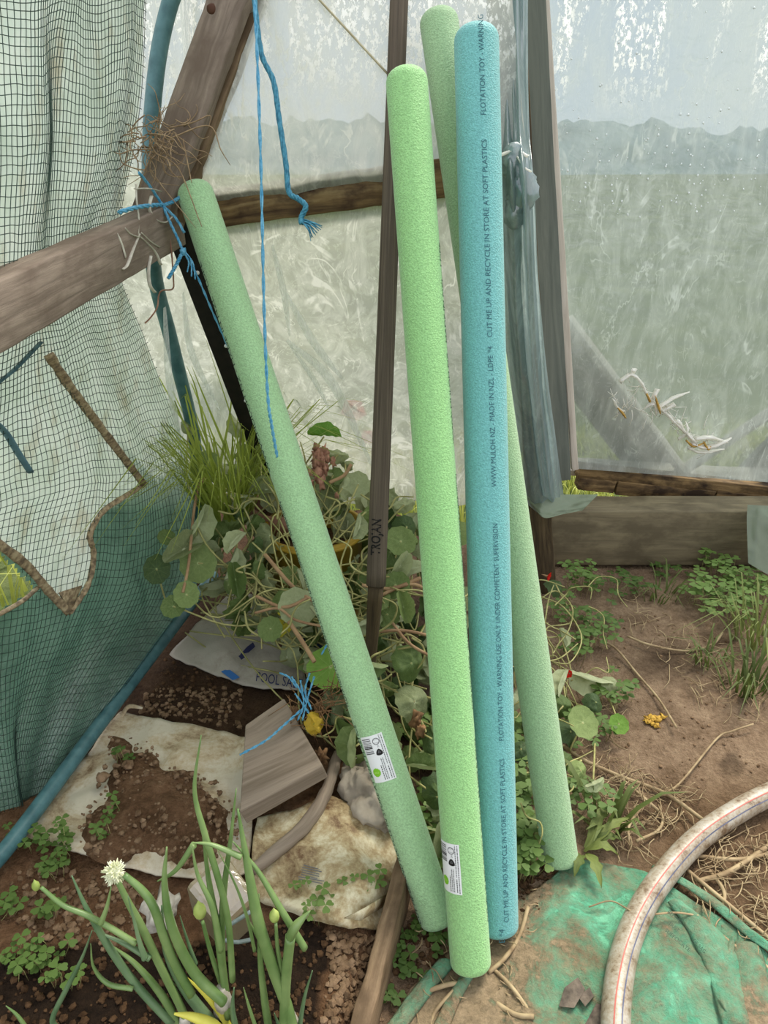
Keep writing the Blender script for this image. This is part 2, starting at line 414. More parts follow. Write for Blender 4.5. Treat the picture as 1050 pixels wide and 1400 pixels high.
m_sack_salt = sack_mat('grey_sack_film', '#a9a294', '#958c7d', '#6f604f', .5, .75)
m_sack_soil = sack_mat('white_sack_film', '#c9c0aa', '#b3a283', '#735a3e', .44, .64)
m_sack_cream = sack_mat('cream_sack_film', '#cfc7a8', '#a8956f', '#6b5136', .40, .62, 16)
def tarp_mat():
    t = NT('green_plastic_with_mud'); vec = t.coord('Object')
    f = t.noise(vec, 10, 10, .74, .6); g = t.noise(vec, 85, 6, .75)
    green = t.ramp(t.noise(vec, 30, 4), [(.35, lin('#52a682')), (.65, lin('#7ac29c'))])
    mud = t.ramp(g, [(.35, lin('#6d563f')), (.65, lin('#9b8265'))])
    at = t.n('Attribute', attribute_name='zone'); sp = t.n('SeparateColor'); t.l(at.outputs['Color'], sp.inputs[0])
    k = t.math('ADD', t.math('ADD', t.math('MULTIPLY', f, .8), t.math('MULTIPLY', g, .2)), t.math('MULTIPLY', sp.outputs['Red'], .30))
    k = t.ramp(k, [(.42, 0.05), (.50, .40), (.62, .95)])
    col = t.mix(k, green, mud)
    sh = t.bsdf(col, .55, t.bump(t.math('ADD', g, t.math('MULTIPLY', k, .8)), .9, .006), Specular_IOR_Level=.35)
    return t.done(sh)
m_tarp = tarp_mat()
def hose_mat():
    t = NT('grubby_white_hose'); vec = t.coord('Object')
    f = t.math('ADD', t.math('MULTIPLY', t.noise(vec, 22, 6, .7), .6), t.math('MULTIPLY', t.noise(vec, 160, 4, .7), .4))
    col = t.ramp(f, [(.40, lin('#aaa497')), (.52, lin('#958874')), (.61, lin('#6a553e'))])
    return t.done(t.bsdf(col, .4, t.bump(f, .15, .002), Specular_IOR_Level=.5))
m_hose = hose_mat()
def lawn_mat():
    t = NT('lawn'); vec = t.coord('Object')
    col = t.ramp(t.noise(vec, 1.3, 6, .65), [(.3, lin('#3e4d30')), (.5, lin('#57653f')), (.7, lin('#757d56'))])
    return t.done(t.bsdf(col, .95, t.bump(t.noise(vec, 40, 5), .6, .03), Specular_IOR_Level=.1))
m_lawn = lawn_mat()
m_hill = simple('hazed_hill', '#62777a', '#84969a', .35, .95, 0, spec=.05)  # distant haze mixed into the pale bluish hill colour
def curtain_mat():
    t = NT('reinforced_film'); vec = t.coord('Object')
    at = t.n('Attribute', attribute_name='zone'); sp = t.n('SeparateColor'); t.l(at.outputs['Color'], sp.inputs[0])
    f = t.noise(vec, 9, 6, .65, .8); g = t.noise(vec, 60, 5, .7)
    pale = t.ramp(f, [(.3, lin('#c6d4c0')), (.52, lin('#dfe9da')), (.72, lin('#ecf1e4'))])
    brown = t.ramp(t.noise(t.coord('Object', (2, 2, 1), (.3, .6, 0)), 7, 6, .7), [(.52, 0.0), (.70, .65)])
    pale = t.mix(brown, pale, lin('#a58d5e'))
    green = t.ramp(f, [(.3, lin('#456a59')), (.6, lin('#698f7b'))])
    col = t.mix(sp.outputs['Red'], pale, green)
    df = t.n('BsdfDiffuse'); t.l(col, df.inputs[0]); tl = t.n('BsdfTranslucent'); t.l(col, tl.inputs[0])
    body = t.mixs(.62, df.outputs[0], tl.outputs[0])
    tr = t.n('BsdfTransparent'); tr.inputs[0].default_value = lin('#cfe5d6')
    sh = t.mixs(.92, tr.outputs[0], body)
    gl = t.n('BsdfGlossy'); gl.inputs['Roughness'].default_value = .25
    t.l(t.bump(g, .9, .008), gl.inputs['Normal'])
    return t.done(t.mixs(t.math('ADD', .05, t.math('MULTIPLY', sp.outputs['Red'], .17)), sh, gl.outputs[0]))
m_curtain = curtain_mat()

def set_zone(o, fn):
    me = o.data; at = me.color_attributes.new('zone', 'FLOAT_COLOR', 'POINT')
    at.data.foreach_set('color', np.array([tuple(fn(v.co))+(1.0,) for v in me.vertices], dtype=np.float32).ravel())

# ------------------------------------------------------------------ the setting: ground inside, lawn and hills outside
BL0, BL1 = G(554, 1168, .09), G(492, 1400, .09)      # top of the bed's edging board
def bed_x(y):
    s = (BL0[0]-BL1[0])/(BL0[1]-BL1[1]); return BL1[0] + (y-BL1[1])*s
def bedf(x, y):
    k = (bed_x(min(y, 1.25)) - .022 - x)/(.03 if y < BL0[1] else .16)
    return max(0.0, min(1.0, k+.5))
def gh(x, y):
    b = bedf(x, y)
    h = .068*b + .007*nz(x*5, y*5, 1) + .004*nz(x*17, y*17, 2)
    h += b*.010*nz(x*11, y*11, 5) + .003*nz(x*45, y*45, 9)
    if y > 1.85 and x > .45: h -= .01
    return h
def GH(u, v, dz=0.0):
    p = G(u, v, .03)
    for _ in range(4): p = G(u, v, gh(p[0], p[1])+dz)
    return p
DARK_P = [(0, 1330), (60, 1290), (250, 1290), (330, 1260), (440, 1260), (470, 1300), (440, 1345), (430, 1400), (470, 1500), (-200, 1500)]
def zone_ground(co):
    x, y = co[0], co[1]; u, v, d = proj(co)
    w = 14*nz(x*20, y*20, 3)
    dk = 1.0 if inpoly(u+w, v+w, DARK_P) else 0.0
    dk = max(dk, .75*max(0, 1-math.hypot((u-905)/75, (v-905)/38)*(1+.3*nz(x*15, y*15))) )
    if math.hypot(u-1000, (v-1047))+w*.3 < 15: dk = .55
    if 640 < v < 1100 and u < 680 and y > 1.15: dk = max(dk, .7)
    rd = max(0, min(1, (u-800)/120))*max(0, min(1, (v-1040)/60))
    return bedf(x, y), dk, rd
xs = np.arange(-.95, 1.75, .0125); ys = np.arange(.25, 2.32, .0125)
mb = MB(); mb.grid([[(x, y, gh(x, y)) for x in xs] for y in ys])
floor = tag(mb.build('floor', m_soil), 'bare brown earth floor of the tunnel house with raised bed soil', 'ground', kind='structure')
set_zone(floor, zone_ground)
mb = MB(); mb.grid([[(x, y, -.06 + .03*nz(x*.5, y*.5)) for x in np.linspace(-30, 30, 61)] for y in np.linspace(-12, 45, 58)])
tag(mb.build('lawn', m_lawn), 'rough green lawn outside the plastic walls', 'lawn', kind='structure')
mb = MB(); mb.grid([[(x, 30+k*7, -.5 + k*(1.9+.6*nz(x*.09, 4)+.35*nz(x*.7, 8)+.25*nz(x*2.3, 5))) for x in np.linspace(-60, 60, 420)] for k in (0, .4, .8, 1.2)])
tag(mb.build('hills', m_hill), 'blurred green hills far outside the plastic film', 'hill', kind='structure')

def blades(mb, base, n, spread, h, rnd, lean=.6, w=.003, droop=.5):
    for _ in range(n):
        a = rnd.uniform(0, 6.283); r = spread*math.sqrt(rnd.random())
        b = np.array(base) + np.array([math.cos(a)*r, math.sin(a)*r, 0])
        hh = h*rnd.uniform(.5, 1.15); a2 = a + rnd.uniform(-.8, .8); l = lean*rnd.uniform(.2, 1.0)*hh
        dr = np.array([math.cos(a2), math.sin(a2), 0]); sd = np.array([-dr[1], dr[0], 0])*w*rnd.uniform(.6, 1.2)
        k = droop*rnd.uniform(.3, 1.3)
        pts = [b, b+dr*l*.3+np.array([0, 0, hh*.5]), b+dr*l*.75+np.array([0, 0, hh*(.92-.1*k)]), b+dr*l*(1.15+.3*k)+np.array([0, 0, hh*(1-.45*k)])]
        ws = [1, .9, .6, .06]; v = []
        for q, ww in zip(pts, ws): v += [q-sd*ww, q+sd*ww]
        mb.add(v, [(0, 1, 3, 2), (2, 3, 5, 4), (4, 5, 7, 6)], [(i*.13, 0) for i in range(8)])
rnd = random.Random(3); mb = MB()
for _ in range(520):
    x, y = rnd.uniform(.35, 1.9), rnd.uniform(2.30, 3.3); blades(mb, (x, y, -.05), 9, .03, .10, rnd, .8, .0025)
for _ in range(90):
    blades(mb, (rnd.uniform(-1.9, -.95), rnd.uniform(1.0, 2.6), -.05), 7, .05, .30, rnd, .7, .006)
for _ in range(140):
    blades(mb, (rnd.uniform(-.8, .5), rnd.uniform(2.35, 3.0), -.05), 7, .04, .2, rnd, .8, .004)
tag(mb.build('outdoor_grass', m_grass), 'sunlit grass growing just outside the plastic walls', 'grass', kind='stuff')

# ------------------------------------------------------------------ end wall of clear film (leans in below the rail)
def wall_y(z): return interp(z, [0, .3, .5, .9, 1.13, 1.5, 2.4], [2.06, 2.0, 1.86, 1.62, 1.515, 1.585, 1.68])
wb = thing('wall_back', 'cloudy old greenhouse film stretched behind the leaning pool noodles', 'plastic sheet', (-.05, 2.0, .28), kind='structure')
g = []
for z in np.linspace(.26, 2.3, 90):
    row = []
    for x in np.linspace(-.68, .43 - .15*min(z, 1.5), 70):
        s = max(0, min(1, (1.05-z)/.6))
        y = wall_y(z) + s*(.022*nz(x*4+z*3, z*3.0, 2) + .018*math.sin((x*1.3+z)*14)*max(0, nz(x*2+4, z*2))) + .004*nz(x*9, z*9, 7)
        y += .24*max(0, min(1, (-.335-x)/.07))*max(0, min(1, (z-.35)/.25))
        if z < .42: y -= .06*(.42-z)/.16*(1+nz(x*6, 3)); 
        row.append((x, y, z + (.03*nz(x*7, 1) if z < .35 else 0)))
    g.append(row)
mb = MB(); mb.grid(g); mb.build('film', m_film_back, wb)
# slack folds in the film, lower left of the handle
for i, (a, b, c, w) in enumerate([((392, 465), (455, 525), (510, 640), .012), ((372, 335), (388, 400), (396, 460), .008), ((390, 400), (430, 470), (470, 520), .010), ((225, 420), (232, 520), (252, 640), .010), ((250, 400), (262, 480), (300, 560), .008), ((395, 470), (430, 520), (450, 560), .006)]):
    pts = [Yp(*q, wall_y(CAM_H+ray(*q)[2]*1.6)-.02) for q in (a, b, c)]
    pp = cr(pts, 24); mb = MB()
    gg = []
    for k, q in enumerate(pp):
        t = k/23; ww = w*math.sin(math.pi*min(1, .12+t*.8))
        dirx = np.array([.8, 0, .45])
        gg.append([q + dirx*ww*(s) + np.array([0, -.022*(1-s*s)*math.sin(math.pi*t), 0]) for s in np.linspace(-1, 1, 9)])
    mb.grid(gg); mb.build('film_fold', m_film_crease, wb)

mb = MB(); mb.tube([Yp(424, -14, 1.555), Yp(470, 36, 1.553), Yp(530, 101, 1.535)], .004, 6, 12, flat=.5); mb.build('film_tape', m_tape, wb)
# ------------------------------------------------------------------ left wall: reinforced film with dark netting
rows_px = [  # (left u, v, depth), (edge u, v, depth)
    ((0, -120, .82), (208, -120, 1.24)), ((0, 0, .865), (201, 0, 1.30)), ((0, 200, .90), (190, 200, 1.37)),
    ((0, 400, .955), (166, 348, 1.44)), ((0, 540, 1.03), (205, 470, 1.66)), ((0, 700, 1.14), (262, 630, 1.96)),
    ((0, 850, 1.235), (288, 792, 2.03)), ((0, 1000, 1.33), (188, 955, 1.64)), ((0, 1150, 1.43), (66, 1116, 1.46))]
ctrl = []
for (l, e) in rows_px:
    a, b = P(*l), P(*e); far = a + (a-b)/np.linalg.norm(a-b)*.42
    ctrl.append([far, a, a*.5+b*.5, b])
NU, NV = 125, 175
base = loft(ctrl, NU, NV)
cur = base.copy()
for i in range(NV):
    for j in range(NU):
        q = base[i, j]; s = j/(NU-1); t = i/(NV-1)
        fold = .004*math.sin(s*15 + t*9 + 1.5*nz(s*3, t*3)) * (.35+.65*min(1, abs(t-.40)*3))
        fold += .0035*math.sin(s*34 - t*7 + 2*nz(s*4, t*5, 3))*min(1, abs(t-.40)*4)
        fold += .008*nz(s*6, t*8, 5) - (.05*math.sin(math.pi*min(1, max(0, (t-.62)/.38)))*math.sin(s*2.6))
        cur[i, j] = q + np.array([fold-.004, fold*.25, 0])
cur_px = np.array([[proj(cur[i, j]) for j in range(NU)] for i in range(NV)])
def on_curtain(u, v, lift=.008):
    dd = (cur_px[:, :, 0]-u)**2 + (cur_px[:, :, 1]-v)**2
    i, j = np.unravel_index(np.argmin(dd), dd.shape); return P(u, v, cur_px[i, j, 2]-lift)
TEAR = [(70, 490), (120, 560), (165, 620), (196, 664), (170, 680), (138, 700), (122, 725), (127, 760), (118, 800), (94, 838), (70, 815), (35, 775), (0, 740), (-300, 640), (-300, -300), (600, -300), (600, 560), (270, 600), (230, 640), (215, 660)]
HOLE = [(-60, 730), (0, 752), (52, 806), (0, 838), (-60, 862)]
wl = thing('wall_left', 'side wall of pale film and dark netting draped behind the timber rail', 'netting', (-.62, 1.5, .06), kind='structure')
faces_keep = []
for i in range(NV-1):
    for j in range(NU-1):
        c = cur_px[i:i+2, j:j+2].reshape(-1, 3).mean(0)
        if not inpoly(c[0], c[1], HOLE): faces_keep.append((i*NU+j, i*NU+j+1, (i+1)*NU+j+1, (i+1)*NU+j))
mb = MB(); mb.add(cur.reshape(-1, 3) + np.array([-.004, 0, 0]), faces_keep)
cf = mb.build('film', m_curtain, wl)
def zone_cur(co):
    u, v, d = proj(co); w = 3*nz(u*.05, v*.05)
    if inpoly(u+w, v+w, TEAR): return (0, 0, 0)
    return (min(1, max(0, (v-590)/110)), 0, 0)
set_zone(cf, zone_cur)
# netting strands, joined (thousands of cells)
mb = MB()
def strand(line):
    seg = []
    for q in line:
        u, v, d = proj(q)
        if inpoly(u, v, HOLE): 
            if len(seg) > 1: mb.tube(seg, .00062, 3, cap=False)
            seg = []
        else: seg.append(q)
    if len(seg) > 1: mb.tube(seg, .00062, 3, cap=False)
off = np.array([.0012, -.0012, 0])
for k in np.arange(0, NU-1, 1.55):
    ln_ = []
    for i in range(NV):
        kk = min(max(k + 1.1*nz(i*.045, k*.05) + .35*nz(i*.2, k*.2, 4), 0), NU-1.001); j = int(kk); f = kk-j; ln_.append(cur[i, j]*(1-f) + cur[i, j+1]*f + off)
    strand(ln_)
for k in np.arange(0, NV-1, 1.45):
    ln_ = []
    for j in range(NU):
        kk = min(max(k + 1.6*nz(j*.05, k*.04, 2) + .35*nz(j*.2, k*.2, 7), 0), NV-1.001); i = int(kk); f = kk-i; ln_.append(cur[i, j]*(1-f) + cur[i+1, j]*f + off)
    strand(ln_)
tag(mb.build('netting', m_net, wl), 'dark green square netting', kind='stuff')
# torn hem
hem = [[(66, 484), (95, 528), (125, 568), (160, 614), (198, 664)], [(198, 662), (172, 678), (142, 698), (126, 722), (122, 738)], [(123, 736), (128, 760), (120, 800), (95, 838)], [(95, 838), (70, 812), (35, 772), (-10, 738)]]
for i, h in enumerate(hem):
    pts = cr([on_curtain(*q, .010) for q in h], 22); mb = MB(); gg = []
    for k, q in enumerate(pts):
        t = np.gradient(pts, axis=0)[k]; t /= np.linalg.norm(t); s = np.cross(t, (q-CAMP)/np.linalg.norm(q-CAMP)); s /= np.linalg.norm(s)
        w = (.0075 if i in (0, 3) else .005)*(1+.4*nz(k*.8, i*4)); up = -(q-CAMP)/np.linalg.norm(q-CAMP)
        gg.append([q + s*w*x + up*(.0025*(1-x*x) + .0006*nz(k*1.3, x*3, i)) for x in (-1, -.5, 0, .5, 1)])
    mb.grid(gg); mb.build('torn_hem', m_torn, wl, solid=.001)
# rolled seam across the lower film and a hem point
mb = MB(); mb.tube([on_curtain(*q, .006) for q in [(-10, 845), (30, 822), (52, 803)]], .004, 6, 14); mb.build('seam', m_torn, wl)
mb = MB(); q = [on_curtain(*c, .012) for c in [(80, 810), (112, 800), (95, 842), (88, 822)]]
mb.add(q, [(0, 1, 2), (0, 2, 3)]); mb.build('hem_flap', m_torn, wl, solid=.001)
# loose strip behind the net, upper dark strip
mb = MB(); mb.tube([on_curtain(*q, .006) for q in [(-12, 572), (8, 592), (24, 618), (42, 646)]], .0055, 6, 16, flat=.35); mb.build('blue_strip', m_bluestrip, wl)
mb = MB(); mb.tube([on_curtain(*q, .006) for q in [(-12, 530), (20, 505), (56, 468)]], .0045, 6, 12, flat=.4); mb.build('grey_strip', m_pipe_d, wl)

# ------------------------------------------------------------------ rails, brace, posts, pipes
p0, p1 = P(-90, 468, .83), P(236, 304, 1.41)
rl = board(p0, p1, (0, 0, 1), .078, .042, 24, .003, 1.3).build('side_rail', m_wood_grey, bevel=.003)
tag(rl, 'weathered grey timber rail running along the netting wall', 'beam')
p0, p1 = P(250, 291, 1.46), P(672, 234, 1.40)
br = board(p0, p1, (0, 0, 1), .066, .042, 24, .003, 4.7, 3).build('end_rail', m_wood_rail, bevel=.003)
tag(br, 'dark streaked timber rail crossing behind the pool noodles', 'beam')
bt = thing('brace_timber', 'thick grey timber brace rising from the corner to the top edge', 'beam', P(212, 300, 1.37))
board(P(206, 300, 1.365), P(350, -95, 1.28), (1, 0, .35), .068, .030, 20, .003, 2.2, 5).build('front_plank', m_wood_grey, bt, bevel=.003)
board(P(224, 300, 1.40), P(372, -95, 1.315), (1, 0, .35), .066, .034, 20, .003, 7.1, 8).build('rear_plank', m_wood_board, bt, bevel=.003)
q = P(289, 12, 1.265); mb = MB(); mb.ico(q, .008, .1, 2, (1, .35, 1)); mb.build('knot', m_brown, bt)

hp = MB(); hp.tube([P(u, v, d) for u, v, d in [(275, -110, 1.36), (250, -40, 1.38), (231, 10, 1.40), (216, 80, 1.42), (207, 170, 1.44), (205, 260, 1.47), (208, 345, 1.53), (215, 395, 1.60), (230, 450, 1.68), (247, 517, 1.76), (260, 570, 1.84), (268, 620, 1.92), (274, 720, 2.05), (276, 800, 2.2)]], .0155, 14, 70)
tag(hp.build('hoop_pipe', m_pipe), 'blue plastic hoop pipe curving down behind the timber corner', 'pipe')
gp = thing('ground_pipe', 'straight blue plastic pipe lying along the foot of the netting wall', 'pipe', GH(20, 1150))
mb = MB(); mb.tube([G(-40, 1212, .105), G(20, 1146, .105), G(150, 972, .115), G(292, 786, .12)], .0145, 14, 30); mb.build('tube', m_pipe, gp)
mb = MB(); mb.ico(G(292, 792, .10), .015, .5, 2); mb.build('end_knob', m_brown, gp)

bp = thing('black_post', 'black post slanting down from the rail corner beside the leftmost noodle', 'post', P(395, 720, 2.02))
board(P(238, 298, 1.44), P(395, 720, 2.02), (1, 0, .2), .044, .022, 14, .001, 0, 2).build('shaft', m_black, bp, bevel=.002)
for u, v in [(270, 373), (309, 473), (336, 548)]:
    t = (v-298)/422; d = 1/lerp(1/1.44, 1/2.02, t); mb = MB(); mb.ico(P(u, v, d-.016), .0042, 0, 2, (1, .5, 1)); mb.build('stud', m_white, bp)

# film-wrapped corner post by the door
fp = thing('corner_post', 'dark timber corner post wrapped in crumpled blue-grey film beside the door', 'post', GH(742, 800))
board(GH(744, 806), P(690, -60, 1.52), (1, 0, 0), .062, .05, 20, .004, 0, 4).build('shaft', m_wood_dark, fp, bevel=.004)
mb = MB(); mb.tube([P(678, -60, 1.40), P(688, 60, 1.41), P(694, 190, 1.43), P(703, 330, 1.5), P(714, 480, 1.66), P(730, 620, 1.86), P(740, 690, 2.0)], .021, 14, 50); mb.build('blue_pipe', m_pipe_d, fp)
def wrap_sheet(rows, nu, nv, amp, seed):
    g = loft([[P(*q) for q in r] for r in rows], nu, nv)
    for i in range(nv):
        for j in range(nu):
            s, t = j/(nu-1), i/(nv-1); q = g[i, j]; dirv = (q-CAMP)/np.linalg.norm(q-CAMP)
            a = amp*(math.sin(s*13+seed+2.5*nz(s*2, t*5, seed)) + .8*math.sin(s*27+t*4+seed*2) + 1.2*nz(s*7, t*12, seed))
            g[i, j] = q + dirv*a
    return g
rows = [[(662, -60, 1.40), (690, -60, 1.345), (712, -60, 1.40), (722, -60, 1.46)], [(668, 80, 1.41), (692, 80, 1.355), (712, 90, 1.41), (721, 90, 1.47)],
        [(672, 180, 1.42), (696, 180, 1.37), (714, 180, 1.42), (724, 180, 1.47)], [(676, 232, 1.40), (700, 228, 1.33), (718, 225, 1.38), (728, 232, 1.47)],
        [(680, 290, 1.43), (704, 290, 1.37), (722, 285, 1.42), (732, 290, 1.5)], [(684, 380, 1.52), (708, 380, 1.47), (726, 380, 1.52), (736, 380, 1.58)],
        [(692, 500, 1.68), (715, 500, 1.63), (736, 500, 1.68), (747, 500, 1.74)], [(700, 600, 1.84), (724, 600, 1.79), (748, 600, 1.84), (760, 600, 1.9)],
        [(712, 670, 1.97), (734, 680, 1.92), (756, 680, 1.96), (770, 672, 2.03)], [(722, 690, 2.02), (738, 702, 1.97), (758, 700, 2.0), (775, 692, 2.06)]]
mb = MB(); mb.grid(wrap_sheet(rows, 44, 120, .007, 1.0)); mb.build('wrap_film', m_film_wrap, fp)
rows2 = [[(a[0]+18, a[1], a[2]-.02), (b[0]+18, b[1], b[2]-.012), (c[0]+10, c[1], c[2]-.02)] for a, b, c, d_ in rows[:9]]
rows2 = [[(u-4 if i == 1 else u, v, d) for i, (u, v, d) in enumerate(r)] for r in rows2]
mb = MB(); mb.grid(wrap_sheet(rows2, 26, 110, .008, 4.0)); mb.build('wrap_film', m_film_wrap, fp)
for k, (c, sz) in enumerate([((702, 222, 1.345), .022), ((714, 262, 1.36), .026), ((704, 290, 1.375), .020)]):   # gathered bunch
    mb = MB(); q = P(*c); gg = []
    for i in range(15):
        a = i/14*math.pi; gg.append([q + np.array([sz*math.sin(a)*math.cos(b)*(1+.45*nz(a*3, b*2, k)), sz*.7*math.sin(a)*math.sin(b)*(1+.5*nz(a*2, b*3, k)), sz*1.5*math.cos(a)]) for b in np.linspace(0, 2*math.pi, 20)])
    mb.grid(gg); mb.build('gathered_film', m_film_wrap, fp)
mb = MB()
mb.tube([P(u, v, 1.33) for u, v in [(684, 212), (704, 206), (722, 214)]], .003, 6, 14); mb.tube([P(u, v, 1.325) for u, v in [(707, 214), (716, 228), (727, 235)]], .0016, 5, 10)
mb.build('film_tie', m_shred, fp)
# skirt of film at the post's foot
rows = [[(712, 668, 1.98), (740, 676, 1.95), (775, 676, 2.0), (818, 676, 2.10)], [(722, 684, 1.96), (742, 700, 1.92), (772, 696, 1.97), (806, 688, 2.06)], [(730, 694, 1.95), (744, 708, 1.90), (770, 703, 1.95), (796, 698, 2.03)]]
mb = MB(); mb.grid(wrap_sheet(rows, 30, 16, .004, 7)); mb.build('film_skirt', m_film_flap, fp)

# ------------------------------------------------------------------ sleeper under the door
SY = 2.055
a0 = G(700, 777, 0); 
def sl(u): return np.array([(u-525)/FPX*(SY*CP+(CAM_H-.1)*SP), SY+.06, .095])
slp = board(sl(748), sl(1250), (0, 0, 1), .185, .115, 24, .003, 3.1, 6)
slp = slp.build('trim_1', m_wood_sleeper, bevel=.004); tag(slp, 'broad sawn timber sleeper under the film door', 'timber', kind='structure')
fl = wrap_sheet([[(1022, 690, 2.20), (1060, 692, 2.20), (1120, 694, 2.2)], [(1021, 712, 2.205), (1060, 714, 2.18), (1120, 716, 2.18)], [(1022, 745, 2.19), (1060, 750, 2.19), (1120, 755, 2.19)], [(1023, 770, 2.19), (1060, 790, 2.19), (1120, 810, 2.19)]], 18, 22, .003, 2)
mb = MB(); mb.grid(fl); tag(mb.build('film_flap', m_film_flap), 'grey-green plastic flap hanging over the right end of the sleeper', 'plastic sheet')

# ------------------------------------------------------------------ film door
DY = 2.24
def D(u, v, dy=0.0): return Yp(u, v, DY+dy)
dr = thing('door_1', 'film covered door with grey stile and mossy bottom boards', 'door', D(790, 665), kind='structure')
board(D(760, 655, -.075), D(711, -140, -.075), (1, 0, 0), .085, .04, 20, .002, 1, 7).build('stile', m_door_wood, dr, bevel=.002)
board(D(785, 640, -.055), D(735, -140, -.055), (1, 0, 0), .020, .035, 20, .002, 3, 9).build('sunlit_stile_edge', m_sunlit_edge, dr, bevel=.002)  # separate pale strip added for the bright edge beside the stile
def edge_side(p, q, sg):
    a = (q-p)/np.linalg.norm(q-p); pp = np.array([sg*abs(a[2]), 0, abs(a[0])]); n = pp*.8+np.array([0, -.6, 0]); return np.cross(a, n)
pb0, pb1 = D(765, 637, .05), D(1230, 664, .05)
board(pb0, pb1, (0, .85, .5), .055, .03, 20, .002, 2, 3).build('bottom_rail', m_sunlit_edge, dr, bevel=.002)  # sunlit top of the rail put into its pale colour and tilt
for a, b, w, t, so in [((789, 642), (1230, 690), .040, .05, 1), ((789, 657), (838, 662), .042, .055, 2), ((840, 663), (972, 676), .046, .055, 3), ((974, 676), (1230, 702), .05, .055, 4)]:
    board(D(*a, .0), D(*b, .0), (0, 0, 1), w, t, 12, .004, so*3.3, so).build('bottom_board', m_door_low, dr, bevel=.003)
mb = MB(); g = []
for i in range(60):
    t = i/59; row = []
    for j in range(50):
        s = j/49
        u = lerp(lerp(728, 776, t), 1230, s); v = lerp(-140, lerp(640, 672, s), t)
        q = D(u, v, -.035 - .004*nz(s*6, t*6)); row.append(q)
    g.append(row)
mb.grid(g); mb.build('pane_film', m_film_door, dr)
board(D(742, 440, .09), D(930, 690, .09), (1, 0, .72), .135, .03, 12, .002, 0, 2).build('brace', m_door_wood, dr, bevel=.002)
board(D(777, 436, .03), D(940, 652, .03), edge_side(D(777, 436), D(940, 652), 1), .032, .02, 12, .002, 0, 12).build('sunlit_brace_edge', m_sunlit_edge, dr, bevel=.002)  # added strip, pale and tilted to stand for the brace's sunlit top
board(D(1180, 500, .09), D(985, 690, .09), (-1, 0, .8), .10, .03, 12, .002, 0, 3).build('brace', m_door_wood, dr, bevel=.002)
board(D(1120, 520, .03), D(920, 652, .03), edge_side(D(1120, 520), D(920, 652), -1), .032, .02, 12, .002, 0, 13).build('sunlit_brace_edge', m_sunlit_edge, dr, bevel=.002)  # same painted sunlit top for the right brace
# torn, shredded film stuck on the pane
rnd = random.Random(21)
sh_main = [[(848, 522, 1), (862, 512, 1), (875, 520, 1), (884, 540, 1)], [(884, 540, 1), (898, 555, 1), (912, 566, 1), (932, 588, 1), (950, 605, 1)], [(900, 558, 1), (918, 545, 1), (942, 536, 0)], [(905, 562, 1), (922, 552, 1)],
           [(878, 560, 0), (892, 552, 1), (898, 568, 0)], [(838, 545, 0), (846, 560, 1), (856, 562, 0), (852, 572, 0)], [(925, 575, 1), (936, 590, 1), (945, 598, 1)], [(928, 600, 1), (940, 590, 1), (938, 575, 0)],
           [(945, 606, 1), (965, 612, 1), (985, 606, 1), (1000, 598, 0)], [(950, 600, 1), (972, 598, 1), (996, 605, 0)], [(940, 612, 1), (960, 618, 1), (990, 614, 0)], [(892, 545, 1), (899, 532, 0)], [(862, 512, 1), (868, 505, 0)]]
for pl in sh_main:
    mb = MB(); pts = [D(u+rnd.uniform(-1, 1), v, -.045-rnd.uniform(0, .012)) for u, v, _ in pl]
    rr = [.010*(.3+.75*w)*rnd.uniform(.8, 1.3) for _, _, w in pl]
    if len(pts) > 2 or True: mb.tube(pts, rr if len(rr) > 2 else max(rr), 5, 14, flat=.5); 
    mb.v = [(x+.003*nz(x*60, z*60), y+.003*nz(x*60, z*60, 4), z+.003*nz(x*60, z*60, 8)) for x, y, z in mb.v]
    mb.build('film_shred', m_shred, dr)
for pl in [[(895, 540), (900, 556), (903, 566)], [(938, 602), (948, 610), (962, 606)], [(884, 538), (888, 548), (889, 550)], [(845, 558), (852, 566), (856, 572)], [(962, 604), (968, 614), (972, 610)]]:
    mb = MB(); mb.tube([D(u, v, -.06) for u, v in pl], [.005, .008, .003], 5, 8, flat=.5); mb.build('ochre_shred', m_shred_o, dr)
mb = MB()
for _ in range(60):
    u, v = rnd.choice([(870, 530), (900, 560), (930, 580), (965, 606), (850, 560)]); a = rnd.uniform(0, 6.28); l = rnd.uniform(8, 26); u += rnd.gauss(0, 9); v += rnd.gauss(0, 6)
    mb.tube([D(u, v, -.045), D(u+math.cos(a)*l*.5+rnd.uniform(-3, 3), v+math.sin(a)*l*.5, -.055), D(u+math.cos(a)*l, v+math.sin(a)*l, -.045)], [.0018, .0013, .0006], 3, 6)
tag(mb.build('shred_fibres', m_shred, dr), kind='stuff')
mb = MB()
for _ in range(150):
    u, v = rnd.uniform(758, 1048), 300 - abs(rnd.gauss(0, 130)); 
    if v < -40: continue
    mb.ico(D(u, v, -.041), rnd.uniform(.0012, .0032), .2, 1, (1, .5, 1.2), rnd.random())
tag(mb.build('water_beads', m_drop, dr), kind='stuff')

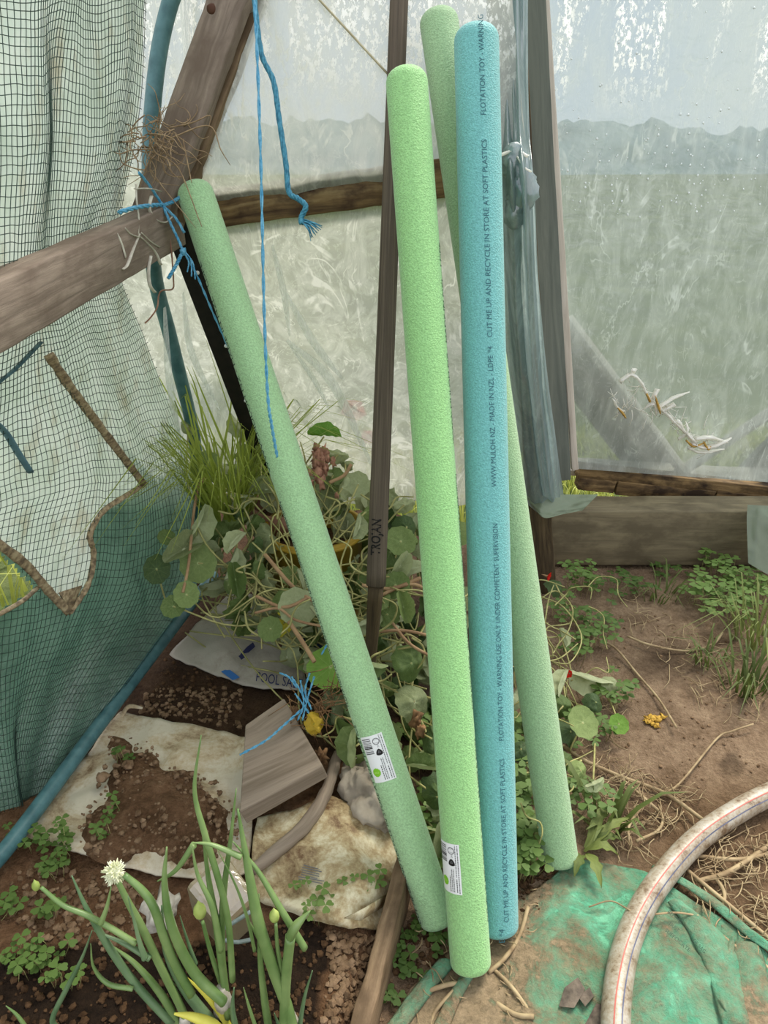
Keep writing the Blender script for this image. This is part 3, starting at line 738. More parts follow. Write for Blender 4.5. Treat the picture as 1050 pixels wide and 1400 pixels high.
# ------------------------------------------------------------------ pool noodles
class Noodle:
    def __init__(s, name, label, tp, bt, rad, mat, group='pool noodles leaning on the end wall'):
        s.T, s.B, s.r = P(*tp), P(*bt), rad
        s.a = s.T-s.B; s.L = np.linalg.norm(s.a); s.a /= s.L
        mid = (s.T+s.B)/2; n = CAMP-mid; n -= s.a*np.dot(n, s.a); s.n = n/np.linalg.norm(n); s.rt = np.cross(s.a, s.n)
        if s.rt[0] < 0: s.rt = -s.rt
        s.o = thing(name, label, 'pool noodle', s.B, group)
        mb = MB(); g = []; rc = .012
        prof = [(0.0, 0.02), (0.0, .45), (.0, 1-rc/rad)] + [(rc*(1-math.cos(t)), 1-rc/rad*(1-math.sin(t))) for t in np.linspace(.3, 1.571, 6)]
        body = [(x, 1.0) for x in np.linspace(rc*1.2, s.L-.022, 40)]
        rct = .020
        top = [(s.L-rct*(1-math.cos(t)), 1-rct/rad*(1-math.sin(t))) for t in np.linspace(1.571, .15, 8)] + [(s.L, .35), (s.L, .02)]
        prof[0] = (.002, .02); prof[1] = (.001, .45)
        for (x, k) in prof+body+top:
            g.append([s.pt(x, th, (k-1)*rad) for th in np.linspace(0, 2*math.pi, 41)[:-1]])
        mb.grid(g, True); mb.build('foam_body', mat, s.o)
    def pt(s, x, th, off=0.0):
        return s.B + s.a*x + (s.rt*math.sin(th) + s.n*math.cos(th))*(s.r+off)
    def sv(s, v0, v1): return lambda v: s.L*(v1-v)/(v1-v0)
    def text(s, body, s0, s1, th, h, mat, name='print', bend=0.0):
        v, f = text_mesh(body); w = v[:, 0].max(); mb = MB()
        mb.add([s.pt(lerp(s0, s1, x/w), th + bend*(lerp(s0, s1, x/w)/s.L-.5) - (y/.70-.5)*h/s.r, .0006) for x, y in v], f)
        return mb.build(name, mat, s.o, smooth=False)
    def patch(s, s0, s1, t0, t1, off, mat, name, parent=None, n=14):
        mb = MB(); mb.grid([[s.pt(lerp(s0, s1, i/6), lerp(t0, t1, j/n), off) for j in range(n+1)] for i in range(7)]); return mb.build(name, mat, parent or s.o)
    def disc(s, sc, tc, rad, off, mat, name, parent, inner=0.0, sides=20, shape=None):
        mb = MB(); g = []
        for k in (inner, (inner+1)/2, 1):
            g.append([s.pt(sc + rad*k*math.cos(a)*(shape(a) if shape else 1), tc + rad*k*math.sin(a)*(shape(a) if shape else 1)/s.r, off) for a in np.linspace(0, 2*math.pi, sides+1)])
        mb.grid(g); return mb.build(name, mat, parent)
    def label(s, sc, tc, hs=.078, wd=.040):
        """white sticker centred at axis pos sc, angle tc"""
        w = wd/s.r/2; lb = s.patch(sc-hs/2, sc+hs/2, tc-w, tc+w, .0006, m_label, 'label_sticker')
        tag(lb, 'white barcode sticker')
        X = lambda k: tc + w*k        # -1..1 across
        S = lambda k: sc + hs/2*k     # -1..1 up
        rnd = random.Random(5); k = .9
        while k > .24:
            wdt = rnd.choice([.012, .02, .032, .045]); s.patch(S(k-wdt), S(k), X(-.88), X(-.10), .0010, m_black_ink, 'barcode_bar', lb, 6); k -= wdt+rnd.choice([.018, .03, .045])
        s.disc(S(.72), X(.32), .0058, .0010, m_grey_ink, 'ring_logo', lb, .80)
        for j, t_ in ((.80, 'S'), (.66, 'p')):
            v, f = text_mesh('soft' if t_ == 'S' else 'plastics'); ww = v[:, 0].max(); mb = MB()
            mb.add([s.pt(S(j)+.0022*(y-.3), X(.32)+(x/ww-.5)*.0092/s.r, .0011) for x, y in v], f); mb.build('ring_logo_lettering', m_grey_ink, lb, smooth=False)
        v, f = text_mesh('NZ'); ww = v[:, 0].max(); mb = MB()
        mb.add([s.pt(S(.50)-.004*(x/ww-.5), X(.38)+(y-.35)*.004/s.r, .0010) for x, y in v], f); mb.build('lettering', m_grey_ink, lb, smooth=False)
        s.disc(S(.24), X(.32), .0062, .0010, m_black_ink, 'shield_logo', lb, 0, 24, lambda a: 1-.22*abs(math.sin(a*1.5)))
        s.disc(S(.26), X(.32), .0030, .0013, m_grey_ink, 'shield_mark', lb, .5, 3)
        s.disc(S(-.56), X(-.45), .0072, .0010, m_lime, 'green_badge', lb, 0, 24, lambda a: 1+.05*math.cos(a*12))
        v, f = text_mesh('eco'); ww = v[:, 0].max(); mb = MB()
        mb.add([s.pt(S(-.56)+.006*(y-.25), X(-.45)+(x/ww-.5)*.0085/s.r, .0013) for x, y in v], f); mb.build('badge_lettering', m_lime_d, lb, smooth=False)
        for kx, s0, s1, n, m in [(.10, -.92, -.30, 9, m_black_ink), (.27, -.92, .0, 22, m_grey_ink), (.42, -.92, .0, 24, m_grey_ink), (.66, -.92, -.38, 9, m_black_ink), (.66, -.3, .95, 34, m_grey_ink), (.84, -.95, .95, 48, m_grey_ink)]:
            mb = MB(); rr = random.Random(int(kx*100)); x = s0
            while x < s1:
                l = rr.uniform(.03, .09); e = min(s1, x+l)
                mb.grid([[s.pt(S(x), X(kx-.035), .001), s.pt(S(x), X(kx+.035), .001)], [s.pt(S(e), X(kx-.035), .001), s.pt(S(e), X(kx+.035), .001)]]); x = e+.02
            mb.build('small_print', m, lb, smooth=False)

T_FULL = ['CUT ME UP AND RECYCLE IN STORE AT SOFT PLASTICS', 'FLOTATION TOY - WARNING USE ONLY UNDER COMPETENT SUPERVISION', 'WWW.MULOH NZ - MADE IN NZL - LDPE', '*4', 'CUT ME UP AND RECYCLE IN STORE AT SOFT PLASTICS', 'FLOTATION TOY - WARNING']
V_FULL = [(1243, 1013), (988, 693), (644, 471), (467, 459), (447, 194), (163, 38)]
m_f_lime, m_f_left, m_f_back, m_f_blue = foam('light_green_foam', '#95ca82'), foam('soft_green_foam', '#9fc894'), foam('sage_green_foam', '#98ba8b'), foam('aqua_blue_foam', '#6cb2b0')
n_left = Noodle('pool_noodle', 'soft green pool noodle slanting up to the timber corner, white label low on it', (263, 252, 1.335), (601, 1263, 1.279), .0315, m_f_left)
n_lime = Noodle('pool_noodle', 'bright light green pool noodle standing frontmost, left of the blue noodle', (555, 96, 1.165), (644, 1324, 1.205), .032, m_f_lime)
n_blue = Noodle('pool_noodle', 'aqua blue pool noodle with dark lettering along its length', (651, 38, 1.18), (680, 1272, 1.264), .0345, m_f_blue)
n_back = Noodle('pool_noodle', 'dull sage green pool noodle behind the blue one, its foot farthest right', (598, 15, 1.262), (767, 1180, 1.382), .032, m_f_back)
sv = n_blue.sv(38, 1272)
for body, (v0, v1) in zip(T_FULL, V_FULL):
    n_blue.text(body, sv(v0), sv(v1), .32, .0080, m_ink, bend=-.25)
n_blue.text('E *4', sv(1271), sv(1252), .20, .0092, m_ink)
sv = n_lime.sv(96, 1324)
for body, (v0, v1) in zip(T_FULL[:3], [(1255, 1000), (960, 640), (600, 330)]):
    n_lime.text(body, sv(v0), sv(v1), 1.38, .009, m_ink_g)
n_lime.label(sv(1171), -.78)
sv = n_left.sv(252, 1263)
for body, (v0, v1) in zip(T_FULL[:3], [(1250, 990), (965, 690), (650, 360)]):
    n_left.text(body, sv(v0), sv(v1), -1.22, .009, m_ink_g)
n_left.label(sv(1036), -.34)

# ------------------------------------------------------------------ tool handle
H0, H1, H2 = P(548, -60, 1.30), P(514, 800, 1.46), GH(500, 985)
hd = thing('tool_handle', 'long round grey wooden tool handle leaning against the rail', 'handle', H2)
mb = MB(); mb.tube([H0, lerp(H0, H1, .5), H1], [.0155, .0168, .0185], 20, 40); mb.build('shaft', m_handle, hd)
mb = MB(); mb.tube([H1, lerp(H1, H2, .5), H2], [.0155, .012, .010], 14, 12); mb.build('ferrule', m_wood_dark, hd)
ha = H0-H1; ha /= np.linalg.norm(ha); hn = CAMP-H1; hn -= ha*np.dot(hn, ha); hn /= np.linalg.norm(hn); hr = np.cross(ha, hn); hr = hr if hr[0] > 0 else -hr
v, f = text_mesh('TROJAN', .022); w = v[:, 0].max(); mb = MB(); tt = lambda vv: (800-vv)/860.0
for_pts = []
for x, y in v:
    tq = lerp(tt(752), tt(698), x/w); c = lerp(H1, H0, tq); th = -.22 - (y/.70-.5)*.0175/.0185
    for_pts.append(c + (hr*math.sin(th) + hn*math.cos(th))*.0193)
mb.add(for_pts, f); mb.build('branding', m_black_ink, hd, smooth=False)

# ------------------------------------------------------------------ bed edging board
eb = board(BL0 + np.array([.0, 0, -.05]) + (BL0-BL1)*.05, BL1 + (BL1-BL0)*.7 + np.array([0, 0, -.05]), (0, 0, 1), .10, .026, 20, .003, .7, 3)
tag(eb.build('edging_board', m_wood_board, bevel=.003), 'muddy timber board edging the raised bed beside the noodle feet', 'board')

# ------------------------------------------------------------------ hanging twines, ties and dried roots
def twist(pts, rad, strands, n, turns, mb, nside=6):
    p = cr(pts, n); t = np.gradient(p, axis=0); t /= np.linalg.norm(t, axis=1)[:, None]
    for k in range(strands):
        q = []
        for i in range(n):
            a = 2*math.pi*(k/strands + turns*i/n); s = np.cross(t[i], (0, 1, .1)); s /= np.linalg.norm(s); u = np.cross(t[i], s)
            q.append(p[i] + (s*math.cos(a)+u*math.sin(a))*rad)
        mb.tube(q, rad*1.05, nside)
HT = [(345, -60, 1.20), (351, 60, 1.20), (357, 240, 1.205), (361, 420, 1.215), (366, 540, 1.225), (372, 585, 1.235), (379, 625, 1.255)]
mb = MB(); twist([P(*q) for q in HT], .00145, 2, 90, 14, mb)
tag(mb.build('hanging_twine', m_twine), 'long thin blue twine hanging straight down past the leftmost noodle', 'twine')
FC = [(344, -60, 1.24), (350, 20, 1.24), (358, 75, 1.24), (374, 112, 1.24), (382, 165, 1.24), (391, 225, 1.24), (395, 262, 1.24), (408, 272, 1.235), (418, 282, 1.235), (412, 297, 1.24), (412, 306, 1.24)]
fc = thing('frayed_cord', 'thick blue twisted cord with a wavy frayed end hanging before the rail', 'cord', P(412, 310, 1.24))
mb = MB(); twist([P(*q) for q in FC], .0023, 4, 120, 7, mb); mb.build('strands', m_twine_d, fc)
mb = MB(); rnd = random.Random(2)
for i in range(16):
    e = (lerp(424, 441, i/15)+rnd.uniform(-1, 1), lerp(327, 309, i/15)+rnd.uniform(-2, 3))
    mb.tube([P(412+rnd.uniform(-3, 3), 302+rnd.uniform(-3, 3), 1.24), P((412+e[0])/2+rnd.uniform(-2, 4), (303+e[1])/2-2, 1.235+rnd.uniform(-.004, .004)), P(*e, 1.24)], [.0012, .001, .0006], 4, 8)
tag(mb.build('frayed_ends', m_twine_d, fc), kind='stuff')

def rail_d(u): return 1/lerp(1/.83, 1/1.41, (u+90)/326)
def tie_d(u): return min(1.318, rail_d(u)-.045)
ct = thing('corner_tie', 'blue twine knotted around the timber corner with loose tails', 'twine', P(250, 345, 1.33))
for pl, r in [([(163, 290), (185, 284), (206, 281), (222, 280)], .0035), ([(190, 236), (203, 252), (214, 268), (224, 282), (240, 298), (252, 318)], .0024), ([(222, 280), (233, 305), (243, 326), (251, 345)], .0024),
              ([(222, 281), (236, 276), (248, 268)], .003), ([(250, 344), (241, 362), (230, 381)], .0030), ([(252, 345), (258, 358), (256, 372)], .0012), ([(254, 345), (264, 360), (267, 382)], .0012), ([(253, 344), (261, 356), (262, 378)], .0012)]:
    mb = MB(); twist([P(u, v, min(1.322, tie_d(u))) for u, v in pl], r*.55, 3, 26, 3, mb, 5); mb.build('twine_strand', m_twine, ct)
mb = MB(); mb.ico(P(251, 344, 1.318), .006, .3, 2); mb.build('knot', m_twine, ct)
mb = MB(); twist([P(*q) for q in [(252, 346, 1.32), (268, 374, 1.325), (290, 425, 1.33), (312, 475, 1.335), (332, 528, 1.35), (350, 575, 1.37)]], .0011, 2, 50, 8, mb, 5); mb.build('long_tail', m_twine, ct)

wt = thing('white_tie', 'grubby white plastic tie looped round the rail end below the blue knot', 'tie', P(200, 320, 1.33))
for pl in [[(186, 252), (187, 275), (190, 300), (189, 322)], [(189, 322), (200, 332), (212, 345), (220, 362)], [(190, 320), (182, 340), (174, 362), (168, 368)], [(160, 318), (167, 335), (172, 352)], [(185, 258), (205, 258), (220, 262)],
           [(207, 268), (204, 285), (212, 300), (226, 304), (236, 296)], [(188, 324), (178, 320), (170, 312)], [(206, 350), (203, 370), (205, 390), (212, 400)], [(192, 318), (205, 330), (217, 338)]]:
    mb = MB(); mb.tube([P(u, v, tie_d(u)) for u, v in pl], .0032, 6, 18, flat=.4); mb.build('tie_strap', m_tie, wt)
mb = MB(); mb.tube([P(u, v, 1.36) for u, v in [(232, 322), (235, 350), (237, 380), (236, 395), (222, 397), (217, 404), (215, 420), (206, 434), (198, 442)]], .0014, 6, 40)
tag(mb.build('copper_wire', m_copper), 'thin kinked copper wire hanging below the rail corner', 'wire')

dr_ = thing('dried_roots', 'tangle of dry brown roots draped over the timber brace', 'roots', P(215, 200, 1.31))
rnd = random.Random(11)
for i in range(64):
    u, v = rnd.gauss(210, 20), rnd.gauss(188, 13); a = rnd.choice([rnd.gauss(2.4, .7), rnd.gauss(.2, .7), rnd.gauss(1.3, .6)]); L_ = rnd.uniform(25, 85); d = 1.305+rnd.uniform(-.03, .02)
    pts = [P(u, v, d)]
    for k in range(5):
        a += rnd.gauss(0, .55); u += math.cos(a)*L_/5; v += math.sin(a)*L_/5; d += rnd.uniform(-.012, .008); pts.append(P(u, v, min(d, 1.315 if u > 190 else 1.33)))
    mb = MB(); mb.tube(pts, [.0011, .001, .0008, .0004], 4, 18); mb.build('root', m_root, dr_)
for pl in [[(218, 212), (245, 232), (272, 300), (276, 310)], [(205, 230), (222, 255), (250, 290), (268, 312)], [(230, 190), (285, 172), (302, 205), (315, 226)], [(230, 175), (262, 168), (287, 158), (285, 175)], [(250, 190), (258, 230), (262, 250)]]:
    mb = MB(); mb.tube([P(u, v, 1.295) for u, v in pl], [.0012, .0011, .0005], 4, 24); mb.build('root', m_root, dr_)

# ------------------------------------------------------------------ sacks, offcut, stick, cloth, wrap on the bed
def sheet(name, rows, nu, nv, mat, parent=None, bump_=.006, seed=0, solid=.004, fr=7):
    """rows of (u,v,height above the soil)"""
    g = loft([[GH(u, v, h) for u, v, h in r] for r in rows], nu, nv)
    for i in range(nv):
        for j in range(nu):
            q = g[i, j]; k = bump_*(nz(q[0]*fr*2, q[1]*fr*2, seed) + .6*nz(q[0]*fr*5, q[1]*fr*5, seed+3) + .25*nz(q[0]*fr*14, q[1]*fr*14, seed+6))
            lo = gh(q[0], q[1]) + .003; g[i, j][2] = max(lo, q[2] + k)
    mb = MB(); mb.grid(g); return mb.build(name, mat, parent, solid=solid), g
s1 = thing('salt_sack', 'empty grey white pool salt sack under the nasturtiums', 'sack', GH(310, 890))
_, sg = sheet('sack_film', [[(318, 808, .05), (345, 815, .06), (372, 830, .06), (395, 850, .05)], [(285, 840, .03), (320, 850, .035), (360, 862, .04), (405, 880, .03)], [(256, 870, .02), (300, 885, .03), (350, 898, .03), (415, 915, .02)], [(232, 896, .01), (290, 922, .012), (345, 938, .012), (420, 946, .01)]], 40, 30, m_sack_salt, s1, .008, 1)
def flat_text(body, p0, p1, hvec, mat, name, parent, lift=.004):
    v, f = text_mesh(body); w = v[:, 0].max(); mb = MB(); p0, p1, hvec = np.asarray(p0), np.asarray(p1), np.asarray(hvec)
    mb.add([p0 + (p1-p0)*x/w + hvec*(y/.7) + np.array([0, 0, lift]) for x, y in v], f); return mb.build(name, mat, parent, smooth=False)
m_navy = simple('navy_print_ink', '#2c2f5a', rough=.6, bump=0)
m_bluepr = simple('blue_print_ink', '#3b74b8', rough=.6, bump=0)
a, b = GH(350, 934, .02), GH(413, 945, .02); flat_text('POOL SALT', a, b, GH(352, 921, .03)-a, m_navy, 'lettering', s1, .006)
for pts in [[(302, 918), (312, 914), (328, 926), (318, 930)]]:
    mb = MB(); mb.add([GH(u, v, .026) for u, v in pts], [(0, 1, 2, 3)]); mb.build('blue_mark', m_bluepr, s1)
for pts in [[(328, 895), (338, 884), (346, 878), (349, 884), (340, 892)], [(326, 897), (332, 893), (336, 898), (330, 902)]]:
    mb = MB(); mb.add([GH(u, v, .05) for u, v in pts], [tuple(range(len(pts)))]); mb.build('dark_mark', m_navy, s1)

s2 = thing('soil_sack', 'flattened white sack half covered with soil beside the blue ground pipe', 'sack', GH(180, 1090))
sheet('sack_film', [[(165, 974, .012), (215, 986, .016), (280, 996, .02), (345, 1012, .02)], [(128, 1020, .012), (200, 1040, .022), (270, 1060, .025), (345, 1075, .02)], [(80, 1080, .012), (160, 1100, .02), (250, 1120, .02), (345, 1130, .02)], [(26, 1140, .008), (110, 1168, .012), (190, 1190, .012), (280, 1206, .012), (340, 1196, .012)]], 56, 40, m_sack_soil, s2, .008, 4)
mb = MB(); mb.tube([GH(166, 980, .02), GH(176, 966, .03), GH(195, 968, .03)], [.004, .006, .003], 6, 12, flat=.4); mb.build('torn_tab', m_sack_soil, s2)
# soil lying on the sack
SOILP = [(150, 1002), (205, 1015), (225, 1045), (262, 1050), (300, 1070), (332, 1110), (330, 1160), (255, 1185), (200, 1160), (160, 1180), (110, 1165), (108, 1120), (140, 1060)]
mp = thing('soil_heap', 'loose crumbly soil heaped on the white sack', 'soil', GH(210, 1110))
xs2 = np.linspace(0, 1, 60); g = []
cx, cy = 215, 1100
for r in np.linspace(0, 1, 18):
    row = []
    for a in np.linspace(0, 2*math.pi, 60):
        # radial distance to polygon edge
        lo, hi = 0, 260
        for _ in range(14):
            m_ = (lo+hi)/2
            if inpoly(cx+math.cos(a)*m_, cy+math.sin(a)*m_, SOILP): lo = m_
            else: hi = m_
        rr = lo*r*(1+.08*nz(a*4, r*3)*r)
        q = GH(cx+math.cos(a)*rr, cy+math.sin(a)*rr, .022); q[2] += .024*(1-r*r) + .008*nz(q[0]*30, q[1]*30) + .005*nz(q[0]*80, q[1]*80) - .008*r**4
        row.append(q)
    g.append(row)
mb = MB(); mb.grid(g); o = mb.build('soil_mound', m_soil, mp); set_zone(o, lambda c: (1, 0, .15))
mb = MB(); rnd = random.Random(8)
for u, v in scatter(SOILP, 420, rnd):
    mb.ico(GH(u, v, .040+rnd.uniform(-.004, .006)), rnd.choice([.002, .0025, .003, .004, .006]), .3, 1, (1, 1, .8), rnd.random()*9)
for u, v, r in [(162, 1030, .013), (140, 1062, .012), (150, 1100, .008), (120, 1158, .008), (225, 1118, .007), (175, 1045, .011)]: mb.ico(GH(u, v, .045), r, .3, 2, (1, 1, .8), u)
tag(mb.build('clods', m_clod, mp, smooth=False), kind='stuff')

s3 = thing('cream_sack', 'stained cream plastic sack spread against the edging board', 'sack', GH(450, 1190))
_, g3 = sheet('sack_film', [[(352, 1120, .02), (410, 1105, .03), (445, 1088, .035), (478, 1100, .03), (520, 1120, .03), (552, 1138, .02)], [(345, 1160, .02), (400, 1150, .03), (455, 1145, .035), (505, 1160, .03), (550, 1172, .022)],
    [(345, 1195, .018), (390, 1190, .025), (450, 1195, .03), (500, 1205, .03), (540, 1215, .022)], [(352, 1222, .015), (395, 1232, .02), (440, 1245, .022), (480, 1255, .02), (530, 1235, .02)], [(362, 1232, .008), (400, 1246, .010), (450, 1262, .010), (490, 1268, .010), (514, 1271, .010)]], 60, 50, m_sack_cream, s3, .007, 9)
for k in range(7):
    a, b = (410+rnd.uniform(-3, 5), 1182+k*3.2), (440+rnd.uniform(-6, 4), 1188+k*3.2); mb = MB()
    mb.add([GH(a[0], a[1], .036), GH(b[0], b[1], .036), GH(b[0], b[1]+1.3, .036), GH(a[0], a[1]+1.3, .036)], [(0, 1, 2, 3)]); mb.build('barcode_bar', m_grey_ink, s3)
mb = MB(); q = [GH(470, 1255, .035), GH(500, 1240, .045), GH(528, 1222, .035), GH(522, 1240, .03), GH(492, 1258, .03)]; mb.add(q, [(0, 1, 3, 4), (1, 2, 3)]); mb.build('folded_corner', m_sack_cream, s3, solid=.002)

ob = thing('wood_offcut', 'thick bare timber offcut lying tilted across the sacks', 'timber', GH(385, 1060))
top = [P(335, 991, 1.475), P(388, 954, 1.50), P(441, 1046, 1.375), P(327, 1110, 1.315)]
nrm = np.cross(top[1]-top[0], top[3]-top[0]); nrm /= np.linalg.norm(nrm); nrm = -nrm if nrm[2] < 0 else nrm
hexa(top, -nrm*.030 + np.array([0, 0, -.006]), .3).build('block', m_wood_block, ob, smooth=False, bevel=.003)
mb = MB(); twist([P(329, 1034, 1.40)+nrm*.004, P(365, 1014, 1.42)+nrm*.004, P(390, 994, 1.432)+nrm*.006, P(418, 972, 1.45)+nrm*.01], .0013, 2, 30, 5, mb, 5)
tag(mb.build('loose_twine', m_twine), 'short blue twine lying over the timber offcut', 'twine')
mb = MB(); mb.tube([GH(462, 1030, .04), GH(446, 1082, .045), GH(420, 1125, .045), GH(385, 1158, .04), (GH(345, 1190, .035))], [.010, .012, .013, .012, .009], 10, 30)
mb.v = [(x+.002*nz(x*40, y*40), y, z+.002*nz(x*40, y*40, 3)) for x, y, z in mb.v]
tag(mb.build('curved_stick', m_wood_block), 'curved weathered stick lying on the cream sack', 'stick')

cl = MB(); c0 = GH(508, 1085, .03); g = []
for i in range(40):
    a = i/39*math.pi; row = []
    for b in np.linspace(0, 2*math.pi, 64)[:-1]:
        n = (math.sin(a)*math.cos(b), math.sin(a)*math.sin(b), math.cos(a))
        k = 1 + .30*nz(n[0]*1.6, n[1]*1.6, n[2]*1.6+2) - .30*abs(nz(n[0]*3.2, n[1]*3.2, n[2]*3.2)) - .16*abs(nz(n[0]*7, n[1]*7, n[2]*7))
        q = c0 + np.array([n[0]*.060*k, n[1]*.085*k, n[2]*.055*k]); q[0] += -(q[1]-c0[1])*.25; q[2] = max(q[2], gh(q[0], q[1])+.004); row.append(q)
    g.append(row)
cl.grid(g, True); tag(cl.build('crumpled_cloth', m_cloth), 'crumpled grubby beige cloth beside the foot of the leftmost noodle', 'cloth')

pw = thing('wrapped_block', 'pale block in grubby clear wrap standing among the spring onions', 'package', GH(300, 1270))
tp_ = [P(254, 1213, 1.12), P(308, 1168, 1.16), P(348, 1225, 1.12), P(300, 1270, 1.08)]
hexa(tp_, np.array([0, .01, -.06])).build('block', simple('tan_block', '#8d7c5c', '#a6946f', 20, .7, .2), pw, smooth=False, bevel=.006)
mb = hexa([lerp(sum(tp_)/4, q, 1.06)+np.array([0, 0, .004]) for q in tp_], np.array([0, .01, -.075]), .2); mb.build('clear_wrap', m_wrap, pw, smooth=False, bevel=.01)
for pl in [[(300, 1272), (318, 1262), (345, 1245)], [(305, 1285), (325, 1288), (345, 1284)]]:
    mb = MB(); mb.tube([P(u, v, 1.075) for u, v in pl], .003, 6, 12); mb.build('wrap_fold', m_film_wrap, pw)
mb = MB(); mb.ico(GH(222, 1245, .03), .03, .5, 3, (.8, 1, .7), 4); tag(mb.build('crushed_bag', m_onion_skin), 'crushed pale plastic bag on the soil left of the wrapped block', 'bag')

# ------------------------------------------------------------------ green plastic sheet, hose
gs = thing('green_sheet', 'muddy green plastic sheet spread on the path under the hose', 'plastic sheet', GH(880, 1320))
rows = [[(786, 1172, .006), (830, 1180, .008), (880, 1190, .010), (905, 1205, .010)], [(735, 1215, .005), (820, 1225, .010), (900, 1232, .012), (970, 1245, .010)], [(650, 1270, .004), (780, 1280, .008), (900, 1290, .012), (1060, 1312, .010)], [(575, 1340, .004), (740, 1350, .008), (900, 1355, .012), (1110, 1370, .010)], [(510, 1430, .004), (720, 1440, .006), (900, 1450, .010), (1150, 1460, .010)]]
o, gg = sheet('sheet_film', rows, 90, 70, m_tarp, gs, .006, 12, .0015)
def zone_tarp(c):
    u, v, d = proj(c); return (max(0, min(1, (765-u)/110))*.9 + .25*max(0, min(1, (v-1230)/60))*max(0, min(1, (700-u)/60)) + .15*nz(c[0]*9, c[1]*9), 0, 0)
set_zone(o, zone_tarp)
def fold(name, left, right, h, seed, n=36, zone=0.0):
    L_, R_ = cr([GH(u, v, .012) for u, v in left], n), cr([GH(u, v, .012) for u, v in right], n); g = []
    for i in range(n):
        row = []
        for s in np.linspace(0, 1, 12):
            q = lerp(L_[i], R_[i], s); q[2] += h*(math.sin(math.pi*min(1, .10+s*.9))**.6)*(1+.3*nz(i*.2, s*3, seed)); row.append(q)
        g.append(row)
    mb = MB(); mb.grid(g); o = mb.build(name, m_tarp, gs, solid=.001); set_zone(o, lambda c: (zone, 0, 0)); return o
fold('fold', [(912, 1238), (935, 1270), (955, 1310), (970, 1350), (988, 1410)], [(930, 1236), (985, 1275), (1010, 1310), (1020, 1350), (1030, 1410)], .016, 1)
fold('fold', [(996, 1288), (985, 1325), (975, 1365)], [(1004, 1288), (1003, 1330), (1002, 1410)], .012, 2)
fold('fold', [(1003, 1290), (1000, 1335), (1002, 1410)], [(1040, 1296), (1050, 1335), (1062, 1410)], .010, 3, zone=.22)
fold('fold', [(890, 1188), (960, 1232), (1010, 1275), (1060, 1312)], [(905, 1186), (975, 1228), (1022, 1268), (1075, 1308)], .010, 4)
fold('strip', [(600, 1315), (565, 1355), (525, 1410)], [(622, 1318), (590, 1358), (552, 1410)], .010, 5, zone=.1)
fold('strip', [(640, 1322), (615, 1360), (590, 1410)], [(655, 1322), (632, 1362), (612, 1410)], .008, 6, zone=.25)
for body, a, b in [('DUST', (914, 1266), (926, 1277)), ('SUFFOCATE', (908, 1275), (941, 1304)), ('BEFORE', (912, 1250), (930, 1266)), ('OF BAG', (946, 1289), (962, 1306))]:
    pa, pb = GH(*a, .03), GH(*b, .03); hv = GH(a[0]+3, a[1]-4, .03)-pa; flat_text(body, pa, pb, hv, m_ink_g, 'lettering', gs, .004)

for k_, pts in enumerate([[(772, 1350), (790, 1336), (800, 1352), (785, 1378), (764, 1376)], [(790, 1362), (806, 1350), (812, 1362), (800, 1376)], [(800, 1400), (815, 1372), (828, 1374), (822, 1412)]]):
    mb = MB(); n_ = len(pts); up_ = [GH(u, v, .017+.003*(j % 2)) for j, (u, v) in enumerate(pts)]; lo_ = [GH(u, v, .004) for u, v in pts]
    mb.add(up_+lo_, [tuple(range(n_))]+[(j, j+n_, (j+1) % n_+n_, (j+1) % n_) for j in range(n_)])
    tag(mb.build('bark_flake', m_flake, smooth=False), ['broad dark bark flake on the green sheet left of the hose', 'small dark bark flake on the green sheet left of the hose', 'dark bark flake touching the lower edge of the picture'][k_], 'bark', 'bark flakes on the green sheet')
hs = thing('white_hose', 'thick grubby white hose with red and blue lines curving over the green sheet', 'hose', GH(890, 1220))
HPX = [(1150, 1040), (1060, 1082), (1010, 1108), (960, 1142), (915, 1188), (880, 1238), (857, 1292), (845, 1350), (842, 1410), (848, 1480)]
hp_ = cr([GH(u, v, .030) for u, v in HPX], 80); mb = MB(); mb.tube(hp_, .0215, 18); mb.build('tube', m_hose, hs)
tg = np.gradient(hp_, axis=0); tg /= np.linalg.norm(tg, axis=1)[:, None]
for th, m in ((.10, m_hose_r), (-.42, m_hose_b)):
    g = []
    for i in range(80):
        vd = CAMP-hp_[i]; vd -= tg[i]*np.dot(vd, tg[i]); vd /= np.linalg.norm(vd); sd = np.cross(tg[i], vd)
        t0 = th + .10*math.sin(i*.09)
        g.append([hp_[i] + (vd*math.cos(t0+k)+sd*math.sin(t0+k))*.0218 for k in (-.045, 0, .045)])
    mb = MB(); mb.grid(g); mb.build('stripe', m, hs)

# ------------------------------------------------------------------ nasturtiums
def leaf_mesh(name, fn, mat, na=30, nr=6):
    v = [(0, 0, 0)]; uv = [(0, 0)]; f = []
    for i in range(1, nr+1):
        for j in range(na):
            a = 2*math.pi*j/na; r = i/nr; rr = r*(1+.045*math.cos(a*9)*r*r+.05*math.sin(a*2+1)); v.append((math.cos(a)*rr, math.sin(a)*rr, 0)); uv.append((math.cos(a)*r, math.sin(a)*r))
    for j in range(na): f.append((0, 1+j, 1+(j+1) % na))
    for i in range(nr-1):
        for j in range(na): a, b = 1+i*na+j, 1+i*na+(j+1) % na; f.append((a, a+na, b+na, b))
    me = bpy.data.meshes.new(name); me.from_pydata([fn(*p) for p in v], [], f); ul = me.uv_layers.new(name='UVMap')
    for l in me.loops: ul.data[l.index].uv = uv[l.vertex_index]
    me.polygons.foreach_set('use_smooth', [True]*len(me.polygons)); me.materials.append(mat); return me
def w_(x, y, k=.06): return k*(nz(x*2.1, y*2.1, 3)+.6*nz(x*5, y*5, 6))
